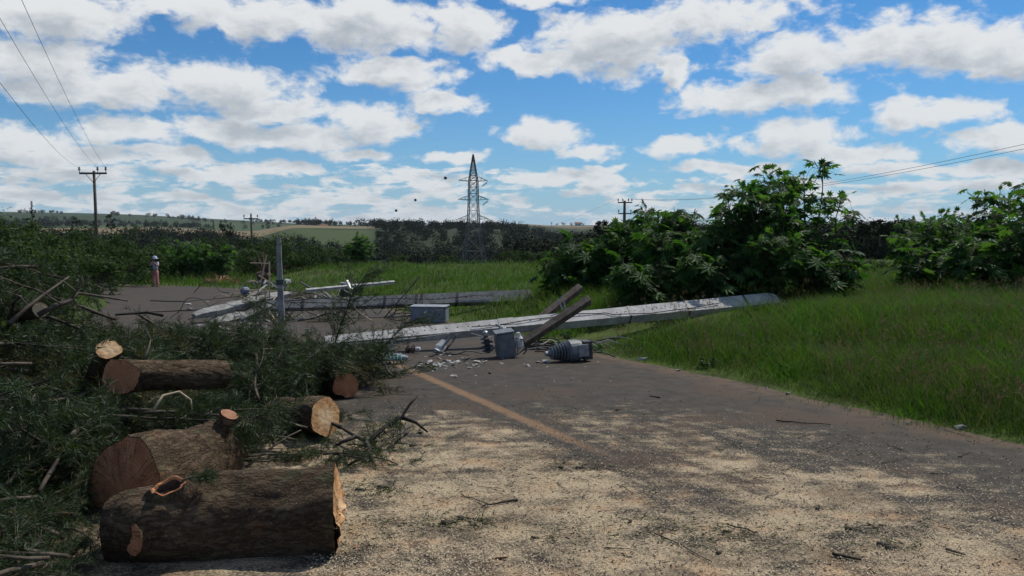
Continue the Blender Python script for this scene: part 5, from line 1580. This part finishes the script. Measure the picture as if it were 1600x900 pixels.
for k_ in range(90):
    px, py = rnd.uniform(-130, 115), rnd.uniform(735, 960); q = G(px, min(py, 935))
    if q.y < 3.0: q = G(px, 880)
    az_ = rnd.uniform(0.6, 4.4)
    tx = 800 + FPX * (q.x + math.cos(az_) * 1.0) / max(q.y + math.sin(az_) * 1.0, 1.5)
    if tx > 150 and q.y + math.sin(az_) < 4.6: az_ = rnd.uniform(1.9, 3.6)
    if any(85 < 800 + FPX * v.x / v.y < 420 and v.y < 5.6 for v in (q + Vector((math.cos(az_), math.sin(az_), 0)) * u_ for u_ in (0, .5, 1.0, 1.25))): continue
    k = rnd.choice((0, 1, 2, 3, 5)); place(bprot[k], bu[k], (q.x, q.y, hz_(q.x, q.y) + rnd.uniform(0.03, 0.22)), 0, rnd.uniform(.55, .9), 'cut bough on the ground left of the front log', 'boughs left of the front log', rot=(rnd.uniform(-.6, .6), rnd.uniform(-.12, .05), az_)); bu[k] = True
for k_ in range(70):
    px, py = rnd.uniform(-70, 135), rnd.uniform(770, 940); q = G(px, py); az_ = rnd.uniform(0, 6.283); sc_ = rnd.uniform(.3, .5)
    tp_ = q + Vector((math.cos(az_), math.sin(az_), 0)) * sc_ * 1.35
    if 800 + FPX * tp_.x / tp_.y > 150: continue
    k = rnd.randrange(4); place(lprot[k], lu[k], (q.x, q.y, hz_(q.x, q.y) + rnd.uniform(0.02, 0.10)), 0, sc_, 'small leafy twig on the ground in the left front corner', 'small leafy twigs in the left front corner', rot=(rnd.uniform(-.8, .8), rnd.uniform(-.2, .02), az_)); lu[k] = True
# feathery tufts laid over the logs
for (px, py, Y, az_, sc_) in ((225, 645, 5.9, 0.5, .8), (200, 640, 6.0, 0.1, .9), (110, 680, 5.3, 1.9, .8), (150, 650, 5.9, 0.2, .9)):
    p = P(px, py, Y); place(bprot[1], bu[1], p, 0, sc_, 'green bough lying across the thick second log', 'boughs over the second log', rot=(0.2, 0.15, az_)); bu[1] = True
# upright sapling bough
s_, f_ = bough_meshes(340, 1.45, 26, dens=0.75, tw=0.62)
sp_ = plant('sapling', s_, f_, 'needle', 'black_twig', 'thin feathery sapling branch sticking up in front of the wreck', 'sapling', stem_name='stem')
p = G(515, 590); sp_.location = (p.x, p.y, gz(p) + 0.1); sp_.rotation_euler = (0.2, R(-84), 0.4)
for (px, py, rx, lab, sc_) in ((560, 600, R(-62), 'feathery bough leaning right at the road edge beside the sapling', .8), (455, 560, R(-70), 'feathery bough leaning up left of the sapling', .75), (400, 545, R(-60), 'short feathery bough pointing up below the snapped pole', .7)):
    o = copy_tree(sp_); p = G(px, py); o.location = (p.x, p.y, gz(p) + 0.05); o.rotation_euler = (rnd.uniform(-1, 1), rx, rnd.uniform(-.8, .8) + (0 if px > 500 else 2.6)); o.scale = (sc_,) * 3; o['label'] = lab

# bare branches
def bare(pts, r0, r1, label, mat='twig', forks=(), name='dead_branch', cat='branch', group=None):
    root = empty(name, pts[0], label, cat, group)
    n = len(pts); m = MB(); m.tube(pts, [r0 + (r1 - r0) * i / (n - 1) for i in range(n)], 7); local(root, m.build('limb', mat, root, smooth=True))
    for f in forks:
        m = MB(); k = len(f); m.tube(f, [r1 * 1.1 * (1 - .6 * i / (k - 1)) for i in range(k)], 5); local(root, m.build('twig', mat, root, smooth=True))
Yb = 6.6
bare([P(533, 668, 6.9), P(556, 682, 6.6), P(572, 690, 6.4), P(579, 706, 6.2), P(580, 735, 6.15)], 0.013, 0.019, 'black crooked branch standing on the sawdust right of the slanted cut log', 'black_twig',
     ([P(574, 693, 6.4), P(600, 668, 6.7), P(627, 652, 6.9), P(640, 632, 6.95), P(653, 618, 7.0)], [P(577, 705, 6.2), P(560, 718, 6.1), P(545, 726, 6.05)], [P(627, 652, 6.9), P(650, 660, 6.9), P(668, 675, 6.8)], [P(533, 668, 6.9), P(505, 655, 7.0)], [P(556, 682, 6.6), P(535, 690, 6.5), P(520, 700, 6.5)]))
bare([P(60, 492, 6.8), P(85, 478, 6.9), P(110, 470, 7.0), P(122, 458, 7.1), P(150, 462, 7.2), P(200, 470, 7.3)], 0.025, 0.008, 'grey bare branch arching over the left brush heap', 'twig',
     ([P(95, 475, 6.9), P(75, 462, 6.9), P(50, 450, 6.9)], [P(110, 470, 7.0), P(130, 440, 7.1), P(128, 430, 7.1)], [P(122, 458, 7.1), P(100, 440, 7.2), P(85, 436, 7.2)]))
bare([P(15, 505, 6.2), P(45, 478, 6.4), P(80, 452, 6.6), P(108, 432, 6.8)], 0.02, 0.006, 'grey bare branch slanting up at far left of the heap', 'twig', ([P(45, 478, 6.4), P(30, 462, 6.4), P(8, 455, 6.4)],))
bare([P(385, 730, 5.6), P(420, 702, 5.8), P(450, 682, 6.0), P(470, 672, 6.1)], 0.010, 0.005, 'thin pale stick lying in the greenery above the front log', 'twig', ([P(420, 702, 5.8), P(440, 700, 5.8)],))
bare([P(385, 662, 6.0), P(405, 654, 6.2), P(425, 650, 6.4), P(450, 660, 6.5), P(480, 668, 6.6)], 0.018, 0.008, 'brown curved stick left of the slanted cut log', 'twig')
bare([P(225, 560, 6.1), P(232, 545, 6.2), P(235, 530, 6.3), P(228, 515, 6.3)], 0.012, 0.005, 'pale twig standing in the brush above the medium log', 'twig', ([P(235, 530, 6.3), P(250, 522, 6.4), P(262, 519, 6.4)],))
bare([P(255, 493, 8.2), P(230, 488, 8.2), P(205, 490, 8.1), P(180, 492, 8.0)], 0.018, 0.010, 'dark stick at the road side crest of the left heap', 'black_twig')
bare([P(240, 640, 5.6), P(255, 618, 5.7), P(280, 612, 5.8), P(298, 625, 5.8), P(300, 640, 5.8)], 0.012, 0.006, 'pinkish twig arching over below the medium log', 'rust_rod')

# ------------------------------------------------------------------ small things on the sawdust
def lump(seed, flat):
    r_ = random.Random(seed); m = MB(); m.hull([(r_.uniform(-1, 1), r_.uniform(-.45, .45), r_.uniform(0, flat)) for _ in range(10)]); return m
chipm = [lump(70 + i, .35).build('bark_chip', ('bark_chip', 'dark_chip', 'dark_chip')[i]) for i in range(3)]
cu = [False] * 3
def put_chip(px, py, s_, k, label, group=None, dz=0.012, rot=None):
    p = G(px, py); o = chipm[k] if not cu[k] else chipm[k].copy()
    if cu[k]: col.objects.link(o)
    cu[k] = True
    o.location = (p.x, p.y, gz(p) + dz); o.rotation_euler = rot or (rnd.uniform(-.2, .2), rnd.uniform(-.2, .2), rnd.uniform(0, 6.28)); o.scale = (s_, s_ * rnd.uniform(.6, 1.1), s_ * rnd.uniform(.6, 1.1))
    tag(o, label, 'chip', group)
put_chip(36, 836, .09, 0, 'orange bark slab at the far left, left one of two', dz=0.12, rot=(.3, .1, .3))
put_chip(94, 837, .08, 0, 'orange bark slab left of the front log, right one of two', dz=0.12, rot=(.2, -.1, .2))
put_chip(783, 877, .055, 0, 'reddish bark piece at the bottom of the picture')
put_chip(557, 858, .035, 0, 'reddish bark bit beside the splintered log end')
put_chip(965, 642, .10, 1, 'dark red clump of earth where the sawdust begins', dz=0.0)
put_chip(1055, 720, .05, 1, 'black bark flake alone in the sawdust right of the worn line')
put_chip(1022, 622, .10, 1, 'dark red smear of earth on the asphalt', dz=0.0)
for _ in range(70):
    px, py = rnd.uniform(545, 1590), rnd.uniform(690, 895)
    put_chip(px, py, rnd.uniform(.006, .028), rnd.choice((1, 2, 2, 1, 0)), 'small bark chip scattered in the pale sawdust', 'bark chips in the sawdust')
def stick(px0, py0, px1, py1, r_, label, mat='twig', group=None, bend=0.02):
    a, b = G(px0, py0), G(px1, py1); a.z += r_ + .014; b.z += r_ + .014
    m = MB(); n = 6; pts = [a.lerp(b, i / n) + Vector((rnd.uniform(-1, 1) * bend, rnd.uniform(-1, 1) * bend, rnd.uniform(0, .4) * bend)) for i in range(n + 1)]
    m.tube(pts, [r_ * (1 - .5 * i / n) for i in range(n + 1)], 6); tag(m.build('stick', mat, smooth=True), label, 'stick', group)
stick(808, 786, 755, 796, .010, 'dark straight stick above the largest green sprig', 'black_twig', bend=.004)
stick(722, 778, 765, 794, .005, 'thin forked twig left of the dark straight stick', 'twig')
stick(1010, 832, 1115, 885, .005, 'long thin twig curving through the lower sawdust', 'twig', bend=.012)
stick(1212, 661, 1295, 667, .008, 'dark thin stick on the bare asphalt lane', 'black_twig', bend=.02)
stick(1300, 872, 1346, 882, .011, 'dark short stick at the lower right', 'black_twig', bend=.004)
stick(1478, 864, 1508, 873, .009, 'brown short stick at the lower right corner', 'twig', bend=.003)
stick(1140, 826, 1190, 842, .006, 'thin brown twig below the middle of the sawdust', 'twig')
for _ in range(34):
    px, py = rnd.uniform(600, 1550), rnd.uniform(660, 890); a = rnd.uniform(-1, 1); l = rnd.uniform(12, 45)
    stick(px, py, px + l, py + a * 14, rnd.uniform(.002, .0045), 'little twig scattered on the sawdust', rnd.choice(('twig', 'black_twig')), 'little twigs on the sawdust', .01)
# green sprigs
s_, f_ = bough_meshes(360, 0.34, 12, dens=0.8, tw=0.16)
spr = plant('green_sprig', s_, f_, 'needle', 'twig', 'x', 'sprig', stem_name='twig')
su = False
for (px, py, sc_, az_, lab) in ((690, 822, 1.15, .25, 'largest green sprig lying on the sawdust'), (715, 815, 1.0, .1, 'green sprig overlapping the largest one'), (555, 770, 1.2, .1, 'dark green sprig right of the front log top'), (590, 765, .9, -.1, 'dark green sprig with black tip beside the log end'),
                                (1370, 855, 1.0, -.3, 'yellowish green sprig at the lower right'), (1385, 862, .9, .3, 'green sprig overlapping the yellowish one'), (1320, 830, .8, -.4, 'small green sprig in the lower right trail'), (1275, 800, .6, .2, 'small dark sprig at the top of the lower right trail'),
                                (640, 700, .9, .4, 'green sprig at the edge of the brush'), (1130, 835, .6, .1, 'little sprig low in the middle of the sawdust'), (1120, 870, .6, .6, 'little sprig at the bottom middle'), (830, 845, .6, .1, 'little faded sprig left of the middle'),
                                (900, 735, .8, .2, 'flat sprig at the end of the worn line'), (880, 735, .7, 2, 'flat sprig left of the end of the worn line'), (985, 820, .55, 1.2, 'tiny sprig with the long twig'), (660, 680, .9, 2.2, 'sprig hanging at the brush tip')):
    p = G(px, py); place(spr, su, (p.x, p.y, gz(p) + .02), 0, sc_, lab, 'green sprigs on the sawdust', rot=(rnd.uniform(-.3, .3), 0.06, az_)); su = True
p = P(285, 752, 4.09); place(spr, su, p, 0, .42, 'tiny green sprig growing at the hollow knot of the front log', 'green sprigs on the sawdust', rot=(.3, -.5, .3))
# stones on the verge
for (px, py, s_, lab) in ((1501, 673, .085, 'pale flat stone at the right grass edge'), (1232, 618, .045, 'small pale stone on the grass edge'), (1060, 581, .05, 'small pale stone near the concrete pole and grass'), (1005, 566, .10, 'grey stone in the grass right of the ribbed transformer'), (1198, 609, .04, 'tiny stone at the grass edge left of the small pale one'), (1415, 665, .035, 'white bit of litter on the asphalt near the grass'), (1376, 650, .03, 'tiny yellowish bit on the grass edge')):
    p = G(px, py); m = lump(int(px), .7); o = m.build('stone', 'stone'); o.location = (p.x, p.y, gz(p) + .01); o.scale = (s_,) * 3; o.rotation_euler = (0, 0, rnd.uniform(-.3, .3)); tag(o, lab, 'stone')

# loose wood chips: uncountable
def build_chips():
    n = 42000
    px = rng.uniform(480, 1640, n); py = rng.uniform(600, 905, n)
    d = np.stack([(px - 800) / FPX, np.full(n, math.cos(PITCH)) + (450 - py) / FPX * math.sin(PITCH), -math.sin(PITCH) + (450 - py) / FPX * math.cos(PITCH)], -1)
    t_ = CAMH / (-d[:, 2] - SLOPE * d[:, 1]); X, Y = d[:, 0] * t_, d[:, 1] * t_
    lat = X * RN.x + Y * RN.y
    nz = np.array([mnoise.fractal(Vector((a * .9, b * 2.2, 0)), 1, 2, 4) for a, b in zip(X, Y)])
    w_ = sstep(6.6, 4.6, lat) * sstep(9.6, 6.4, Y) + 0.25 * nz
    keep = (w_ > rng.uniform(0.15, 1.0, n)) & (lat > EDGE_L) & (lat < EDGE_R)
    X, Y = X[keep], Y[keep]; n = len(X)
    c = np.stack([X, Y, -SLOPE * Y + 0.018 + rng.uniform(0, .008, n)], -1)
    mb = MB(); nr = norm(np.stack([rng.normal(0, .45, n), rng.normal(0, .45, n), np.ones(n)], -1))
    quad_leaves(c, nr, rng.uniform(.006, .02, n), mb, 0.42)
    tag(mb.build('wood_chips', 'chip'), kind='stuff')
build_chips()

# ------------------------------------------------------------------ more wreckage, litter, verge weeds
for i in range(26):
    px, py = rnd.uniform(320, 570), rnd.uniform(452, 505)
    a = G(px, py); L_ = rnd.uniform(0.8, 2.6); an = rnd.uniform(-0.5, 0.5) + (math.pi if rnd.random() < .5 else 0)
    pts = []
    for k in range(6):
        f = k / 5
        x, y = a.x + math.cos(an) * L_ * f + rnd.gauss(0, .06), a.y + math.sin(an) * L_ * f + rnd.gauss(0, .1)
        pts.append(Vector((x, y, -SLOPE * y + 0.03 + rnd.uniform(.1, .6) * math.sin(f * math.pi))))
    cable(pts, rnd.choice((.010, .013, .018)), 'loose wire or rod sprung up among the wreck round the concrete post', rnd.choice(('cable', 'cable', 'rust_rod', 'pale_cable')), 'sprung wires round the concrete post')
for _ in range(60): put_frag(rnd.gauss(430, 60), rnd.gauss(478, 12), rnd.uniform(.05, .17), 'concrete lump in the wreck round the concrete post', 'lumps round the concrete post')
for i in range(5):
    px, py = rnd.uniform(340, 540), rnd.uniform(455, 490); a = G(px, py); b = G(px + rnd.uniform(-50, 50), py - rnd.uniform(2, 14)); b.z += rnd.uniform(.2, .7)
    m = MB(); m.beam(a, b, .07, .05); tag(m.build('splintered_beam', rnd.choice(('concrete', 'old_wood', 'dark_metal'))), 'short broken beam sticking out of the wreck near the post', 'beam', 'broken beams in the wreck', 'thing')
for i in range(9):
    px, py = rnd.uniform(395, 560), rnd.uniform(455, 500); q = G(px, py)
    place(bprot[4], bu[4], (q.x, q.y, gz(q) + .05), 0, rnd.uniform(.7, 1.1), 'dry bough caught among the fallen poles', 'dry boughs among the poles', rot=(rnd.uniform(-1, 1), rnd.uniform(-.3, 0), rnd.uniform(0, 6.28))); bu[4] = True

def build_litter():
    mb = MB(); B, D = [], []
    spots = [(700, 820, 45, 9), (570, 765, 40, 10), (640, 700, 50, 22), (1340, 845, 70, 22), (1130, 835, 60, 14), (880, 735, 60, 12), (900, 650, 110, 18), (620, 640, 40, 30), (990, 830, 80, 24), (780, 790, 120, 30), (560, 820, 30, 30), (1040, 700, 150, 20), (1300, 700, 120, 14)]
    for (cx, cy, sx, sy) in spots:
        for _ in range(330):
            p = G(rnd.gauss(cx, sx), min(rnd.gauss(cy, sy), 930)); lat = p.x * RN.x + p.y * RN.y
            if not (EDGE_L < lat < EDGE_R): continue
            B.append((p.x, p.y, gz(p) + .016 + rnd.uniform(0, .012))); a = rnd.uniform(0, 6.283); D.append((math.cos(a), math.sin(a), rnd.uniform(-.05, .35)))
    B, D = np.array(B), norm(np.array(D)); n = len(B)
    tri_leaves(B, D, rng.uniform(.02, .06, n), rng.uniform(.003, .008, n), mb)
    tag(mb.build('needle_litter', 'needle'), kind='stuff')
    # dark crumbs of bark trodden into the sawdust
    mb = MB(); C = []
    for _ in range(5200):
        p = G(rnd.uniform(500, 1640), rnd.uniform(610, 930)); lat = p.x * RN.x + p.y * RN.y
        if EDGE_L < lat < EDGE_R: C.append((p.x, p.y, gz(p) + .018))
    C = np.array(C); n = len(C); nr = norm(np.stack([rng.normal(0, .5, n), rng.normal(0, .5, n), np.ones(n)], -1))
    quad_leaves(C, nr, rng.uniform(.006, .026, n), mb, .5)
    tag(mb.build('bark_litter', 'dark_chip'), kind='stuff')
build_litter()

def build_dry_grass():
    mb = MB(); B, D, L_ = [], [], []
    for _ in range(5200):
        Y = 6.6 * (3.6 ** rnd.random()); px = rnd.uniform(880, 1690); x = (px - 800) / FPX * Y; lat = x * RN.x + Y * RN.y
        if lat < 7.15: continue
        if mnoise.noise(Vector((x * .5, Y * .5, 20))) < -0.05: continue
        B.append((x, Y, hz_(x, Y))); D.append((rnd.gauss(0, .22), rnd.gauss(0, .22), 1)); L_.append(rnd.uniform(.3, .68))
    B, D = np.array(B), norm(np.array(D)); L_ = np.array(L_)
    tri_leaves(B, D, L_, np.full(len(B), .006), mb)
    hd = np.repeat(B + D * L_[:, None] * .82, 5, 0); n = len(hd)
    tri_leaves(hd + rng.normal(0, .012, (n, 3)), norm(np.repeat(D, 5, 0) + rng.normal(0, .45, (n, 3))), rng.uniform(.03, .08, n), rng.uniform(.006, .012, n), mb)
    tag(mb.build('dry_grass', 'straw'), kind='stuff')
leaf_mat('straw', (0.10, 0.085, 0.045), (0.20, 0.165, 0.10), 0.3, 0.7, 0.1, 2.0, (1.1, 1.0, .8))
build_dry_grass()
wst, wfo = shrub_meshes(260, 0.5, 0.42, 260, 0.085, 9)
weed = plant('weed', wst, wfo, 'castor_leaf', 'green_stem', 'x', 'weed', stem_name='stem', fol_name='leaves'); wu = False
for i in range(12):
    Y = 6.8 * (2.9 ** rnd.random()); lat = 6.9 + abs(rnd.gauss(0.15, .9)); s_ = (Y - lat * RN.y) / RD.y; x = lat * RN.x + s_ * RD.x
    if not (880 < 800 + FPX * x / Y < 1680): continue
    place(weed, wu, (x, Y, hz_(x, Y)), rnd.uniform(0, 6.28), rnd.uniform(.35, .6), 'broad leaved weed growing in the grass of the right verge', 'weeds on the right verge'); wu = True

for _ in range(45): put_frag(rnd.gauss(735, 55), rnd.gauss(563, 9), rnd.uniform(.02, .085), 'broken concrete piece on the road under the long pole', 'rubble under the long pole')
for i in range(12):
    px, py = rnd.uniform(640, 900), rnd.uniform(543, 566); a = G(px, py); L_ = rnd.uniform(.5, 1.3); an = rnd.uniform(-.4, .4)
    cable([Vector((a.x + math.cos(an) * L_ * f, a.y + math.sin(an) * L_ * f + rnd.gauss(0, .06), -SLOPE * a.y + .03 + rnd.uniform(0, .16) * math.sin(f * 3.14))) for f in (0, .25, .5, .75, 1)], rnd.choice((.007, .01)), 'thin wire end lying on the road below the long pole', rnd.choice(('cable', 'pale_cable', 'dark_metal')), 'wire ends below the long pole')
